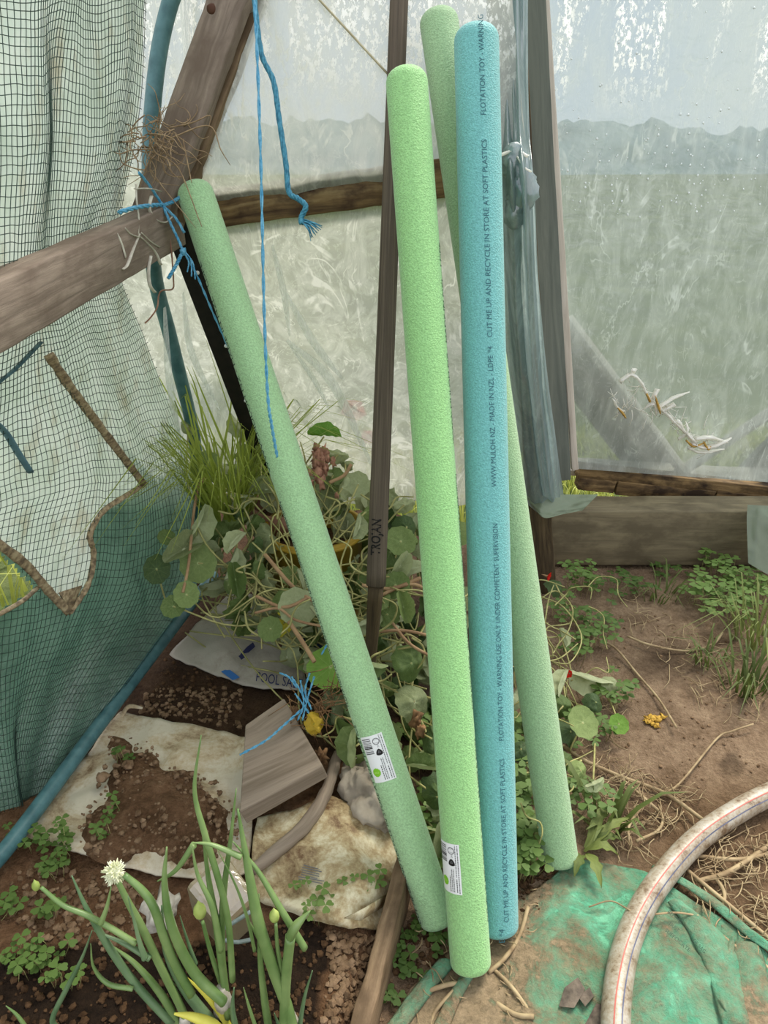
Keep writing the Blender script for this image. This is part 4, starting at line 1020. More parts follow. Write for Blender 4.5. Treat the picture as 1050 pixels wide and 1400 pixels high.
V_FN = [lambda x, y, z: (x, y, .10*(x*x+y*y)+w_(x, y, .08)),
        lambda x, y, z: (x, y*.52 - .05, .95*abs(y)**1.1 - .1*x*x + w_(x, y, .10)),
        lambda x, y, z: (x*.9, y*.88+.06*x*x, -.30*(x*x+y*y)-.45*abs(x*.8+y*.5)**1.6+w_(x, y, .20)),
        lambda x, y, z: (x*.55+.15*nz(y*2, x*2), y*.85, -.85*abs(x)**1.3 - .25*y*y + w_(x, y, .22)),
        lambda x, y, z: (x*.95, (y if y > 0 else -y*.35), (.05*y if y > 0 else .18-.25*y)+w_(x, y, .14))]
LM = [[leaf_mesh('leaf', fn, m) for fn in V_FN] for m in m_leaf + [m_leaf_y, m_leaf_dead]]
def add_leaf(parent, c, size, var, mi, nrm, spin, name='leaf'):
    o = bpy.data.objects.new(name, LM[mi][var]); COL.objects.link(o); o.parent = parent
    z = Vector([float(x) for x in nrm]).normalized(); q = z.to_track_quat('Z', 'Y').to_matrix().to_4x4()
    pl = wloc(parent)
    o.matrix_local = Matrix.Translation(Vector([float(x) for x in c])-pl) @ q @ Matrix.Rotation(spin, 4, 'Z') @ Matrix.Scale(size, 4)
    return o
def pd(v): return interp(v, [560, 650, 750, 900, 1000, 1100], [1.86, 1.80, 1.70, 1.58, 1.50, 1.42])
NL = thing('nasturtium', 'sprawling wilted nasturtium with round leaves behind the leftmost noodle', 'plant', GH(420, 930))
NR = thing('nasturtium', 'smaller nasturtium with red flowers right of the sage green noodle', 'plant', GH(770, 960))
rnd = random.Random(31)
hub = [GH(350, 860, .16), GH(430, 850, .20), GH(520, 850, .16), GH(300, 830, .1), GH(560, 930, .1)]
pet = MB(); petR = MB()
def petiole(mb, c, h, rr=.0021):
    c = np.asarray(c); a = rnd.uniform(-1, 1)
    m1 = lerp(c, h, .3) + np.array([rnd.uniform(-.04, .04), rnd.uniform(-.02, .03), rnd.uniform(-.06, .01)])
    m2 = lerp(c, h, .65) + np.array([rnd.uniform(-.05, .05), rnd.uniform(-.03, .04), rnd.uniform(-.05, .05)])
    mb.tube([c, m1, m2, h], [rr, rr, rr*.9, rr*.9], 5, 16)
BIG = [(281, 637, 31, 0, 1, (.1, -.8, .5)), (257, 584, 22, 3, 0, 0), (329, 581, 30, 4, 0, 0), (353, 583, 26, 4, 0, 0), (365, 608, 24, 0, 1, 0), (369, 617, 22, 2, 0, 0), (325, 676, 34, 4, 0, 0), (316, 694, 28, 2, 2, 0), (364, 671, 38, 1, 0, 0),
       (267, 716, 48, 4, 0, (-.1, -.8, .5)), (250, 750, 48, 1, 0, 0), (271, 770, 40, 0, 1, (.1, -.75, .6)), (214, 778, 30, 0, 2, (.5, -.7, .3)), (255, 813, 28, 0, 1, 0), (237, 829, 25, 0, 1, (0, -.8, .6)), (228, 734, 18, 0, 1, (0, -1, .2)),
       (324, 744, 32, 2, 0, 0), (343, 716, 28, 2, 1, 0), (369, 733, 42, 3, 0, 0), (345, 742, 24, 3, 2, 0), (314, 770, 36, 4, 0, 0), (366, 790, 28, 3, 0, 0), (323, 792, 36, 2, 2, 0), (345, 782, 30, 2, 2, 0), (410, 793, 24, 4, 0, 0), (398, 787, 22, 0, 1, 0),
       (406, 830, 40, 0, 0, 0), (392, 820, 34, 2, 1, 0), (443, 597, 36, 4, 3, (.1, -.6, .7)), (463, 620, 30, 3, 0, 0), (472, 634, 20, 3, 0, 0), (468, 667, 32, 3, 0, 0), (490, 662, 26, 0, 0, 0), (455, 650, 24, 2, 1, 0), (442, 853, 46, 4, 0, (0, -.7, .6)),
       (452, 912, 48, 0, 3, (0, -.65, .75)), (487, 1020, 46, 4, 1, 0), (470, 1005, 36, 1, 2, 0), (478, 985, 30, 2, 2, 0), (550, 830, 34, 2, 1, 0), (563, 907, 42, 2, 2, 0), (567, 960, 42, 2, 0, 0), (563, 787, 36, 4, 0, 0), (548, 775, 34, 2, 0, 0),
       (370, 860, 28, 0, 1, 0), (383, 857, 30, 3, 4, 0), (386, 838, 14, 3, 4, 0), (541, 800, 30, 0, 1, 0), (500, 700, 28, 2, 1, 0), (485, 720, 30, 2, 0, 0), (548, 740, 32, 0, 1, 0), (556, 720, 28, 2, 2, 0), (395, 680, 22, 3, 0, 0), (553, 690, 28, 2, 0, 0), (512, 818, 34, 2, 1, 0), (500, 848, 36, 4, 0, 0), (522, 872, 38, 2, 2, 0), (508, 905, 36, 4, 1, 0), (530, 840, 28, 0, 1, 0), (590, 1010, 36, 2, 2, 0), (575, 1050, 34, 4, 1, 0), (598, 1090, 34, 2, 2, 0), (585, 1130, 30, 2, 1, 0), (600, 1160, 26, 4, 1, 0), (612, 960, 34, 2, 1, 0)]
for (u, v, s, var, mi, n) in BIG:
    d = pd(v) - rnd.uniform(0, .05); c = P(u, v, d)
    if c[2] < .03: c = GH(u, v, .05); d = proj(c)[2]
    n = n or (rnd.uniform(-.5, .5), -rnd.uniform(.45, .95), rnd.uniform(.3, .8))
    if var == 2: var = rnd.choice([2, 4, 1, 3])
    add_leaf(NL, c, s*d/FPX/2*1.32, var, mi, n, rnd.uniform(0, 6.28)); petiole(pet, c, rnd.choice(hub[:4]) + np.array([rnd.uniform(-.06, .06), 0, rnd.uniform(-.04, .06)]))
MASS = [(275, 640), (330, 600), (380, 640), (440, 640), (500, 660), (565, 700), (620, 720), (630, 1000), (625, 1140), (590, 1170), (560, 1080), (480, 1030), (430, 950), (360, 880), (320, 820), (270, 790)]
for (u, v) in scatter(MASS, 230, rnd):
    d = pd(v) + rnd.uniform(.03, .20); c = P(u, v, d)
    if c[2] < .05: c = GH(u, v, rnd.uniform(.02, .09)); d = proj(c)[2]
    s = rnd.uniform(26, 48); mi = rnd.choice([0, 0, 1, 1, 2, 0, 0]); var = rnd.choice([2, 2, 3, 4, 4, 1, 3])
    if 372 < u < 445 and 690 < v < 800: continue
    add_leaf(NL, c, s*d/FPX/2*1.25, var, mi, (rnd.uniform(-.9, .9), -rnd.uniform(.2, 1), rnd.uniform(-.1, .9)), rnd.uniform(0, 6.28))
    if rnd.random() < .2: petiole(pet, c, hub[rnd.randrange(5)] + np.array([rnd.uniform(-.1, .1), rnd.uniform(-.05, .05), rnd.uniform(-.06, .05)]))
# loose looping pale stems in front
for _ in range(36):
    u, v = rnd.choice(scatter(MASS, 1, rnd)); d = pd(v)-rnd.uniform(.0, .06); a = rnd.uniform(0, 6.28); pts = []; L_ = rnd.uniform(14, 34)
    for k in range(5):
        pts.append(P(u, v, d)); a += rnd.gauss(0, .8); u += math.cos(a)*L_; v += math.sin(a)*L_*.8; d += rnd.uniform(-.02, .02)
    pet.tube(pts, [.0022, .0023, .002, .0015], 5, 22)
tag(pet.build('petioles', m_stem, NL), kind='stuff')
for pl, r in [([(362, 758), (400, 802), (430, 822), (458, 836)], .0055), ([(350, 815), (390, 830), (430, 812), (470, 795)], .0045), ([(495, 800), (530, 805), (570, 800), (605, 830)], .005), ([(505, 822), (540, 805), (575, 790)], .005), ([(348, 838), (380, 832), (405, 848), (450, 858)], .0035),
              ([(250, 810), (258, 770), (265, 700), (272, 665), (282, 652)], .0042), ([(395, 850), (415, 880), (430, 905)], .006), ([(400, 700), (415, 735), (432, 770), (440, 800)], .0045), ([(535, 850), (560, 880), (600, 905), (620, 930)], .004), ([(450, 660), (470, 650), (480, 635)], .005), ([(505, 865), (550, 862), (590, 870), (620, 880)], .004)]:
    mb = MB(); mb.tube([P(u, v, pd(v)-.05) for u, v in pl], r*.8, 8, 26); mb.build('vine_stem', m_vine, NL)
# yellow dead leaf hanging by the offcut, dry husks
add_leaf(NL, P(429, 990, 1.43), .026, 3, 5, (0, -.9, .4), .4); add_leaf(NL, P(434, 995, 1.435), .022, 2, 5, (.4, -.8, .2), 2)
for u, v, s in [(440, 1035, .016), (402, 975, .014), (437, 970, .013), (570, 985, .016), (575, 1000, .014)]:
    mb = MB(); mb.ico(P(u, v, pd(v)-.03), s, .7, 3, (.6, .5, 1.1), u*.1); mb.build('withered_leaf', m_dry, NL)
mb = MB(); rnd2 = random.Random(4)
for _ in range(60):
    u, v = rnd2.gauss(430, 18), rnd2.gauss(965, 22); a = rnd2.uniform(0, 6.28); l = rnd2.uniform(15, 40); d = 1.46
    mb.tube([P(u, v, d), P(u+math.cos(a)*l*.5+rnd2.uniform(-6, 6), v+math.sin(a)*l*.5, d-.02), P(u+math.cos(a)*l, v+math.sin(a)*l, d+.01)], [.0011, .0009, .0005], 4, 10)
tag(mb.build('dry_tendrils', m_dry, NL), kind='stuff')
ts = thing('twine_scrap', 'tangle of short blue twine ends beside the yellow dead leaf', 'twine', P(415, 985, 1.44))
for pl in [[(398, 925), (410, 945), (418, 960)], [(422, 920), (418, 945), (424, 970)], [(430, 925), (420, 955), (412, 985)], [(410, 930), (416, 962), (408, 985)], [(404, 948), (420, 972), (426, 990)], [(455, 848), (450, 875), (440, 895)], [(381, 920), (396, 926), (406, 940)]]:
    mb = MB(); twist([P(u+rnd2.uniform(-2, 2), v, 1.44 if v > 900 else 1.5) for u, v in pl], .0011, 2, 18, 3, mb, 5); mb.build('twine_end', m_twine, ts)

# right hand plant
RB = [(808, 925, 54, 4, 0), (771, 936, 38, 4, 0), (797, 988, 38, 0, 1), (792, 975, 34, 2, 1), (794, 1054, 28, 2, 1), (811, 1068, 26, 4, 0), (846, 990, 24, 0, 3), (700, 951, 36, 4, 0), (697, 880, 34, 4, 0), (703, 905, 30, 2, 2), (768, 872, 24, 4, 0), (760, 800, 26, 2, 2), (833, 936, 26, 2, 0), (725, 870, 30, 2, 1),
      (780, 1000, 34, 2, 2), (770, 965, 30, 2, 2), (815, 960, 28, 2, 2), (705, 985, 32, 2, 1), (712, 1025, 30, 2, 2), (708, 1060, 28, 2, 1), (770, 1040, 26, 2, 2), (735, 840, 26, 3, 0), (700, 830, 26, 2, 1)]
for (u, v, s, var, mi) in RB:
    c = GH(u, v, rnd.uniform(.05, .09)); d = proj(c)[2]
    add_leaf(NR, c, s*d/FPX/2*1.15, var, mi, (rnd.uniform(-.3, .3), -rnd.uniform(.4, .8), rnd.uniform(.5, 1)), rnd.uniform(0, 6.28)); petiole(petR, c, GH(755+rnd.uniform(-25, 25), 960+rnd.uniform(-60, 90), .01))
for _ in range(26):
    u, v = rnd.uniform(695, 815), rnd.uniform(800, 1110); h = rnd.uniform(.04, .12); a = rnd.uniform(0, 6.28); pts = []
    for k in range(5):
        pts.append(GH(u, v, max(.01, h))); a += rnd.gauss(0, .9); u += math.cos(a)*rnd.uniform(10, 26); v += math.sin(a)*rnd.uniform(10, 22); h += rnd.uniform(-.03, .03)
    petR.tube(pts, [.0017, .0016, .0012], 5, 20)
for pl in [[(735, 822), (760, 808), (782, 830), (778, 860), (760, 885)], [(738, 815), (770, 830), (795, 870), (780, 905), (755, 905)], [(745, 850), (750, 820), (757, 800)], [(738, 905), (765, 900), (790, 880)]]:
    petR.tube([GH(u, v, .10) for u, v in pl], [.002, .002, .0017, .0013], 5, 26)
tag(petR.build('petioles', m_stem, NR), kind='stuff')
def flower(parent, c, s, back):
    c = np.asarray(c); back = np.asarray(back, float); back /= np.linalg.norm(back); sd = np.cross(back, (0, 0, 1)); sd /= np.linalg.norm(sd); up = np.cross(sd, back)
    for k in range(5):
        a = k*1.2566+.3; dirv = sd*math.cos(a)+up*math.sin(a); tn = -sd*math.sin(a)+up*math.cos(a); g = []
        for i in range(6):
            t = i/5; wdt = s*(.12+.55*math.sin(math.pi*min(1, t*.62))); g.append([c + back*s*(.6-.75*t+.25*t*t) + dirv*s*(.08+.8*t) + tn*wdt*x + back*(.06*s*math.cos(x*5+k)) for x in (-1, -.5, 0, .5, 1)])
        mb = MB(); mb.grid(g); mb.build('petal', m_red, parent)
    mb = MB(); mb.tube([c+back*s*.5, c+back*s*1.1, c+back*s*1.9], [s*.32, s*.2, s*.05], 8, 8); mb.build('spur', m_vine, parent)
flower(NR, GH(750, 784, .10)+np.array([0, -.02, 0]), .013, (-.8, .5, .05)); flower(NR, GH(777, 921, .09), .010, (.5, .4, -.3))
# red blooms outside the film
for k, (u, v, y) in enumerate([(483, 562, 1.99), (504, 598, 2.0)]):
    fo = thing('red_flower', ['larger red flower blurred behind the film left of the handle', 'smaller red flower blurred behind the film beside the handle'][k], 'flower', Yp(u, v, y)*np.array([1, 1, 0]), 'red flowers outside the film')
    c = Yp(u, v, y); flower(fo, c, .034 if k == 0 else .022, (.1, .9, .1)); mb = MB(); mb.tube([c+np.array([0, .03, 0]), c*np.array([1, 1, .5])+np.array([.03, .04, 0]), c*np.array([1, 1, 0])+np.array([.02, .05, -.04])], .003, 6, 14); mb.build('stalk', m_stem, fo)

# ------------------------------------------------------------------ pots among the leaves
def lathe(c, prof, n=32):
    mb = MB(); mb.grid([[np.array(c)+np.array([r*math.cos(a), r*math.sin(a), z]) for a in np.linspace(0, 2*math.pi, n+1)[:-1]] for r, z in prof], True); return mb
bc = np.array([-.165, 1.60, .03]); bk = thing('ochre_bucket', 'ochre yellow plastic bucket hidden in the nasturtium leaves', 'bucket', bc)
lathe(bc, [(.001, 0), (.095, 0), (.115, .33), (.120, .33), (.120, .345), (.110, .345), (.092, .02), (.001, .02)]).build('body', m_ochre, bk)
mb = MB(); mb.tube([bc+np.array([.118*math.cos(a), .118*math.sin(a), .335]) for a in np.linspace(0, 6.283, 33)], .005, 8); mb.build('rim', m_ochre, bk)
mb = MB(); mb.ico(bc+np.array([0, 0, .27]), .105, .1, 3, (1, 1, .4)); mb.build('potting_soil', m_clod_d, bk)
tc = np.array([-.245, 1.70, .17]); tk = thing('terracotta_pot', 'brown terracotta pot tucked behind the ochre bucket', 'pot', tc)
lathe(tc, [(.001, 0), (.06, 0), (.078, .17), (.086, .17), (.086, .215), (.075, .215), (.06, .03), (.001, .03)]).build('body', m_terra, tk)
mb = MB(); mb.ico(tc+np.array([0, 0, .17]), .07, .1, 3, (1, 1, .4)); mb.build('potting_soil', m_clod_d, tk)
mb = MB(); mb.grid([[tc*np.array([1, 1, 0])+np.array([.09*math.cos(a), .09*math.sin(a), z]) for a in np.linspace(0, 6.283, 20)[:-1]] for z in (.05, .17)], True); mb.build('stand', m_brown, tk)
mb = MB(); rnd2 = random.Random(6)
for _ in range(26): mb.ico(P(rnd2.gauss(440, 7), rnd2.gauss(638, 13), 1.74), rnd2.uniform(.006, .013), .8, 2, (rnd2.uniform(.4, 1), .6, 1.2), rnd2.random()*20)
tag(mb.build('pink_husk_bundle', m_pinkdry), 'bundle of dry pinkish husks above the ochre bucket', 'husks')
bb = GH(428, 885, .02); bo = thing('blue_bottle', 'dark blue plastic bottle lying under the leaves by the salt sack', 'bottle', bb)
mb = MB(); mb.tube([bb+np.array([-.05, .02, .04]), bb+np.array([-.02, .01, .04]), bb+np.array([.04, -.01, .04]), bb+np.array([.052, -.012, .04]), bb+np.array([.07, -.017, .04])], [.03, .036, .036, .018, .013], 16, 24); mb.build('body', m_bluebot, bo)
mb = MB(); mb.tube([bb+np.array([.07, -.017, .04]), bb+np.array([.09, -.022, .04])], .015, 16); mb.build('cap', m_bluebot, bo)
bb_ = hexa([GH(352, 845, .09), GH(358, 808, .11), GH(385, 818, .11), GH(384, 862, .09)], np.array([.01, -.01, -.075])); tag(bb_.build('brown_block', m_brown, smooth=False, bevel=.004), 'dark brown board end standing behind the salt sack', 'board')

# ------------------------------------------------------------------ grass tufts and weeds
def tuft(name, label, base, n, spread, h, mat, seed, lean=.8, w=.003, group=None, droop=.6):
    mb = MB(); blades(mb, base, n, spread, h, random.Random(seed), lean, w, droop); o = mb.build(name, mat); return tag(o, label, 'grass', group)
tuft('grass_tuft', 'tall yellow-green grass tuft below the timber corner', P(312, 700, 1.80), 190, .055, .27, m_grass, 1, 1.25, .0026, 'grass tufts', 1.0)
mb = MB()
for pl in [[(280, 660), (262, 560), (236, 470)], [(300, 640), (315, 560), (318, 495)], [(292, 650), (270, 540), (255, 500)], [(320, 640), (280, 545), (262, 500)], [(330, 680), (300, 610), (246, 572)], [(330, 650), (322, 590), (282, 465)]]:
    d = 1.76; p = cr([P(u, v, d) for u, v in pl], 10); g = [[q+np.array([-.0035*(1-i/9)-.0003, 0, 0]), q+np.array([.0035*(1-i/9)+.0003, 0, 0])] for i, q in enumerate(p)]; mb.grid(g)
tag(mb.build('grass_stalks', m_grass), 'few long single grass blades reaching up beside the hoop pipe', 'grass')
for k, (u, v, n, sp, h, lab) in enumerate([(1040, 880, 60, .07, .16, 'dense green grass tuft at the right edge under the plastic flap'), (1020, 945, 45, .05, .12, 'green grass tuft on the right edge of the bare path'), (968, 905, 22, .04, .07, 'short sparse grass tuft beside the dark patch of path'), (900, 815, 30, .06, .07, 'low grass at the foot of the sleeper'), (830, 1130, 18, .03, .09, 'small broad-bladed weed tuft beside the foot of the sage noodle')]):
    tuft('grass_tuft', lab, GH(u, v), n, sp, h, m_grass_d, 40+k, 1.2, .0032 if k < 4 else .007, 'grass tufts', .9)
def clover(mb, ms, c, rad, n, rnd, hgt=.03, ls=.008):
    for _ in range(n):
        a = rnd.uniform(0, 6.28); r = rad*math.sqrt(rnd.random()); b = np.array(c)+np.array([r*math.cos(a), r*math.sin(a), 0]); b[2] = gh(b[0], b[1]); h = hgt*rnd.uniform(.5, 1.3)
        t = b + np.array([rnd.uniform(-.01, .01), rnd.uniform(-.01, .01), h]); ms.tube([b, lerp(b, t, .6)+np.array([.003, 0, 0]), t], .0006, 3)
        s = ls*rnd.uniform(.7, 1.3); r0 = rnd.uniform(0, 6.28); tl = rnd.uniform(-.3, .3)
        for k in range(3):
            aa = r0+k*2.094; dx = np.array([math.cos(aa), math.sin(aa), -.1+tl*math.cos(aa)]); dy = np.array([-math.sin(aa), math.cos(aa), 0])
            mb.add([t, t+dx*s*.4+dy*s*.38, t+dx*s*.85+dy*s*.62, t+dx*s*1.2+dy*s*.5, t+dx*s*1.3+dy*s*.22, t+dx*s*1.18, t+dx*s*1.3-dy*s*.22, t+dx*s*1.2-dy*s*.5, t+dx*s*.85-dy*s*.62, t+dx*s*.4-dy*s*.38], [(0, 1, 2, 3, 4, 5), (0, 5, 6, 7, 8, 9)], [(.3, .3)]*10)
def weed(name, label, spots, rad, n, seed, group=None, hgt=.03, ls=.008, dz=0):
    rnd = random.Random(seed); w = thing(name, label, 'weed', GH(*spots[0]), group); a, b = MB(), MB()
    for u, v in spots: clover(a, b, GH(u, v), rad, n, rnd, hgt, ls)
    tag(a.build('leaflets', m_clover, w), kind='stuff'); tag(b.build('stalks', m_stem, w), kind='stuff')
weed('clover_weed', 'thick clover patch under the right half of the sleeper', [(975, 795), (1000, 810), (1030, 815), (960, 820), (1015, 830), (990, 845)], .07, 22, 1, 'clover weeds', .06, .014)
weed('clover_weed', 'clover sprig at the foot of the corner post', [(790, 800), (785, 815), (800, 812)], .04, 9, 2, 'clover weeds', .07, .014)
weed('clover_weed', 'low clover along the middle of the sleeper foot', [(850, 802), (870, 808), (830, 812), (918, 788), (820, 850)], .05, 9, 3, 'clover weeds', .035, .012)
weed('clover_weed', 'trailing clover on the dark soil left of the onion flower', [(75, 1195), (65, 1260), (20, 1155), (55, 1165), (90, 1175), (10, 1255)], .022, 8, 4, 'clover weeds', .03, .009)
weed('clover_weed', 'little clover plant on the heaped soil of the white sack', [(165, 1058), (178, 1062)], .012, 4, 5, 'clover weeds', .055, .007)
weed('clover_weed', 'clover sprigs at the lower edge of the white sack', [(158, 1130), (145, 1165), (85, 1162)], .014, 6, 6, 'clover weeds', .055, .008)
weed('clover_weed', 'clover clump in the dark bottom left corner soil', [(45, 1330), (75, 1315), (25, 1315), (90, 1360)], .022, 8, 7, 'clover weeds', .03, .009)
weed('clover_weed', 'clover creeping over the lower edge of the cream sack', [(440, 1240), (455, 1237), (515, 1210), (437, 1260), (412, 1235), (495, 1222)], .012, 4, 8, 'clover weeds', .04, .008)
weed('clover_weed', 'small clover between the edging board and the noodle feet', [(565, 1280), (598, 1288), (540, 1310), (525, 1370), (560, 1335)], .018, 7, 9, 'clover weeds', .02, .009)
weed('leafy_weed', 'dense low weeds between the blue and sage noodles', [(715, 1050), (714, 1090), (710, 1125), (712, 1190), (703, 1165), (720, 1020)], .035, 24, 10, None, .06, .013)
weed('leafy_weed', 'green weeds growing round the feet of the nasturtium by the path', [(800, 1010), (790, 900), (820, 880), (840, 960), (775, 850), (800, 1110)], .05, 18, 11, None, .05, .012)
weed('leafy_weed', 'dark weeds in the gap between the leftmost and light green noodles', [(590, 1060), (600, 1110), (585, 1150), (605, 1180), (575, 1010)], .035, 18, 14, None, .05, .012)
# broad weed leaves by the sage noodle's foot
wv = thing('broad_weed', 'flat rosette weed with long leaves beside the sage noodle foot', 'weed', GH(805, 1160)); rnd = random.Random(9)
for (u0, v0, u1, v1) in [(800, 1165, 860, 1120), (800, 1168, 822, 1215), (795, 1170, 785, 1200), (805, 1160, 850, 1150), (800, 1160, 835, 1100), (798, 1165, 845, 1170), (722, 1160, 690, 1120), (725, 1175, 735, 1120), (730, 1180, 700, 1200), (728, 1178, 760, 1150)]:
    a, b = GH(u0, v0, .012), GH(u1, v1, .022); d = b-a; sd = np.cross(d, (0, 0, 1)); sd /= np.linalg.norm(sd); g = []
    for i in range(9):
        t = i/8; q = lerp(a, b, t)+np.array([0, 0, .02*math.sin(math.pi*t)]); w = .010*math.sin(math.pi*min(1, .08+t*.9))*(1+.3*math.cos(i*2.5)); g.append([q-sd*w+np.array([0, 0, .004]), q, q+sd*w+np.array([0, 0, .004])])
    mb = MB(); mb.grid(g); mb.build('leaf', m_grass_d, wv)

# ------------------------------------------------------------------ spring onions
def od(v): return interp(v, [1000, 1250, 1365, 1420], [.93, .99, 1.035, 1.055])
oa = thing('spring_onion', 'left clump of spring onions with a round cream flower head', 'plant', GH(280, 1400))
ob_ = thing('spring_onion', 'right clump of spring onions with a sharply bent leaf', 'plant', GH(390, 1400))
ON = [(oa, 0, 11, [(275, 1005), (266, 1080), (280, 1140), (298, 1200), (312, 1260), (318, 1340)]), (oa, 0, 14, [(276, 1130), (285, 1200), (297, 1270), (305, 1330), (312, 1390)]), (oa, 0, 12, [(323, 1078), (315, 1150), (306, 1220), (303, 1290), (308, 1365)]),
      (ob_, 0, 20, [(325, 1106), (338, 1180), (352, 1255), (372, 1320), (392, 1375), (402, 1415)]), (ob_, 0, 14, [(354, 1222), (355, 1300), (362, 1370), (370, 1420)]), (ob_, 0, 11, [(318, 1150), (352, 1190), (385, 1245), (417, 1297)]),
      (ob_, 1, 11, [(427, 1327), (416, 1365), (408, 1415)]), (oa, 0, 10, [(262, 1152), (290, 1155), (330, 1172)]), (oa, 0, 10, [(262, 1152), (270, 1195), (290, 1240), (302, 1300)]), (oa, 0, 17, [(228, 1158), (225, 1210), (236, 1270), (266, 1330), (306, 1370)]),
      (oa, 0, 14, [(160, 1203), (176, 1235), (194, 1268), (220, 1322), (243, 1368), (262, 1410)]), (oa, 0, 14, [(170, 1196), (195, 1218), (211, 1242), (224, 1280), (240, 1320), (262, 1360)]), (oa, 1, 13, [(98, 1197), (120, 1245), (148, 1293), (185, 1345), (235, 1400)]),
      (oa, 0, 9, [(56, 1213), (85, 1237), (118, 1251), (150, 1268), (186, 1290)]), (oa, 1, 10, [(126, 1272), (112, 1310), (92, 1350), (72, 1392), (80, 1410)]), (oa, 0, 10, [(277, 1260), (289, 1305), (308, 1362)]), (ob_, 0, 9, [(377, 1262), (380, 1300), (388, 1340), (394, 1380)]),
      (oa, 1, 18, [(221, 1238), (227, 1300), (255, 1355), (300, 1410)]), (oa, 2, 20, [(238, 1386), (262, 1390), (290, 1402), (310, 1425)]), (oa, 2, 12, [(254, 1335), (282, 1362), (306, 1392), (320, 1420)]), (oa, 1, 8, [(246, 1252), (256, 1285), (268, 1318)]),
      (ob_, 0, 8, [(333, 1350), (340, 1375), (352, 1412)]), (oa, 0, 13, [(148, 1290), (185, 1318), (222, 1362), (245, 1405)]), (oa, 0, 6, [(297, 1161), (322, 1210), (338, 1255), (348, 1300)]), (oa, 0, 9, [(8, 1375), (25, 1390), (45, 1420)]), (oa, 0, 8, [(124, 1290), (128, 1322), (148, 1345), (182, 1352)]),
      (oa, 1, 12, [(128, 1272), (170, 1290), (205, 1310)]), (ob_, 0, 13, [(338, 1255), (362, 1300), (385, 1350), (395, 1395)]), (oa, 0, 12, [(215, 1205), (240, 1190), (265, 1155)]), (oa, 1, 12, [(175, 1225), (190, 1285), (198, 1310)]), (oa, 0, 11, [(152, 1212), (146, 1240), (138, 1262)]), (ob_, 1, 10, [(375, 1385), (380, 1400), (388, 1425)]), (oa, 1, 14, [(320, 1350), (318, 1380), (325, 1420)])]
rnd = random.Random(17)
for par, mi, w, pl in ON:
    dd = rnd.uniform(-.025, .02); pts = [P(u, v, od(v)+dd) for u, v in pl]; r = w*.98/FPX/2; n = len(pts)
    rr = [r*.16, r*.62, r*.95] + [r]*(max(0, n-3))
    if pl[0] in ((160, 1203), (170, 1196), (56, 1213), (277, 1260), (377, 1262)): rr[0] = r*.6; rr[1] = r*.8
    mb = MB(); mb.tube(pts, rr[:n] if n > 2 else r, 10, 34, flat=.8); mb.build('leaf', [m_onion, m_onion_b, m_onion_y][mi], par)
mb = MB(); k0, k1, k2 = [P(u, v, od(v)-.015) for u, v in ((388, 1415), (391, 1340), (397, 1280))]; mb.tube([k0, k1, k2], [.0085, .0085, .0085], 10, 20, flat=.8); mb.build('bent_leaf', m_onion, ob_)
mb = MB(); mb.tube([k2, P(405, 1266, od(1266)-.02), P(424, 1245, od(1245)-.02)], [.0085, .0078, .001], 10, 16, flat=.7); mb.build('bent_leaf_tip', m_onion, ob_)
for par, (u, v), s in [(oa, (49, 1211), .0052), (oa, (273, 1245), .0085), (ob_, (375, 1252), .0068)]:
    c = P(u, v, od(v)-.003); mb = MB(); mb.grid([[c+np.array([r*s*math.cos(a), r*s*math.sin(a), z*s]) for a in np.linspace(0, 6.283, 13)[:-1]] for r, z in [(.3, -1.5), (.8, -1), (1, -.2), (.85, .7), (.4, 1.4), (.1, 2.1), (.01, 2.3)]], True); mb.build('bud', m_bud, par)
c = P(157, 1193, od(1193)-.005); fh = None; mb = MB(); mb.ico(c, .010, .2, 2); fh = mb.build('flower_head', m_floret, oa)
mb = MB()
for _ in range(170):
    n = Vector((rnd.gauss(0, 1), rnd.gauss(0, 1), rnd.gauss(.25, 1))).normalized(); l = rnd.uniform(.012, .018); mb.tube([c+np.array(n)*.006, c+np.array(n)*l*.8, c+np.array(n)*l], [.0007, .0013, .0004], 4)
o = mb.build('florets', m_floret, oa); tag(o, 'spiky cream florets', kind='stuff')
for par, (u, v) in [(oa, (305, 1368)), (ob_, (398, 1402)), (oa, (255, 1408))]:
    mb = MB(); q = P(u, v, od(v)+.012); mb.tube([q+np.array([0, 0, .03]), q, GH(u, v+14, -.005)], [.006, .012, .014], 12, 14); mb.build('bulb_neck', m_onion_skin, par)

# ------------------------------------------------------------------ loose soil clods, straw and dry stems
def clods(name, label, polys, sizes, mat, seed, dz=0):
    rnd = random.Random(seed); mb = MB()
    for poly, n in polys:
        for u, v in scatter(poly, n, rnd): r = rnd.choice(sizes); mb.ico(GH(u, v, r*.35+dz), r, .3, 1, (1, 1, .8), rnd.random()*20)
    tag(mb.build(name, mat, smooth=False), label, 'soil', kind='stuff')
clods('dry_clods', 'dry crumbly clods scattered along the raised bed', [([(445, 1270), (520, 1280), (505, 1400), (440, 1400), (450, 1330)], 330), ([(30, 1180), (160, 1200), (230, 1230), (150, 1300), (40, 1290), (0, 1230)], 260), ([(200, 940), (330, 940), (330, 995), (190, 975)], 230)], [.002, .003, .004, .005, .007], m_clod, 3)
clods('damp_clods', 'dark damp crumbs of soil round the spring onions', [(DARK_P[:8] + [(430, 1420), (0, 1420)], 500), ([(225, 900), (330, 935), (330, 975), (200, 975)], 120), ([(640, 1290), (690, 1215), (745, 1185), (765, 1200), (735, 1260), (700, 1330)], 260), ([(530, 1260), (600, 1275), (610, 1320), (540, 1330)], 120)], [.002, .003, .004, .006], m_clod_d, 4)
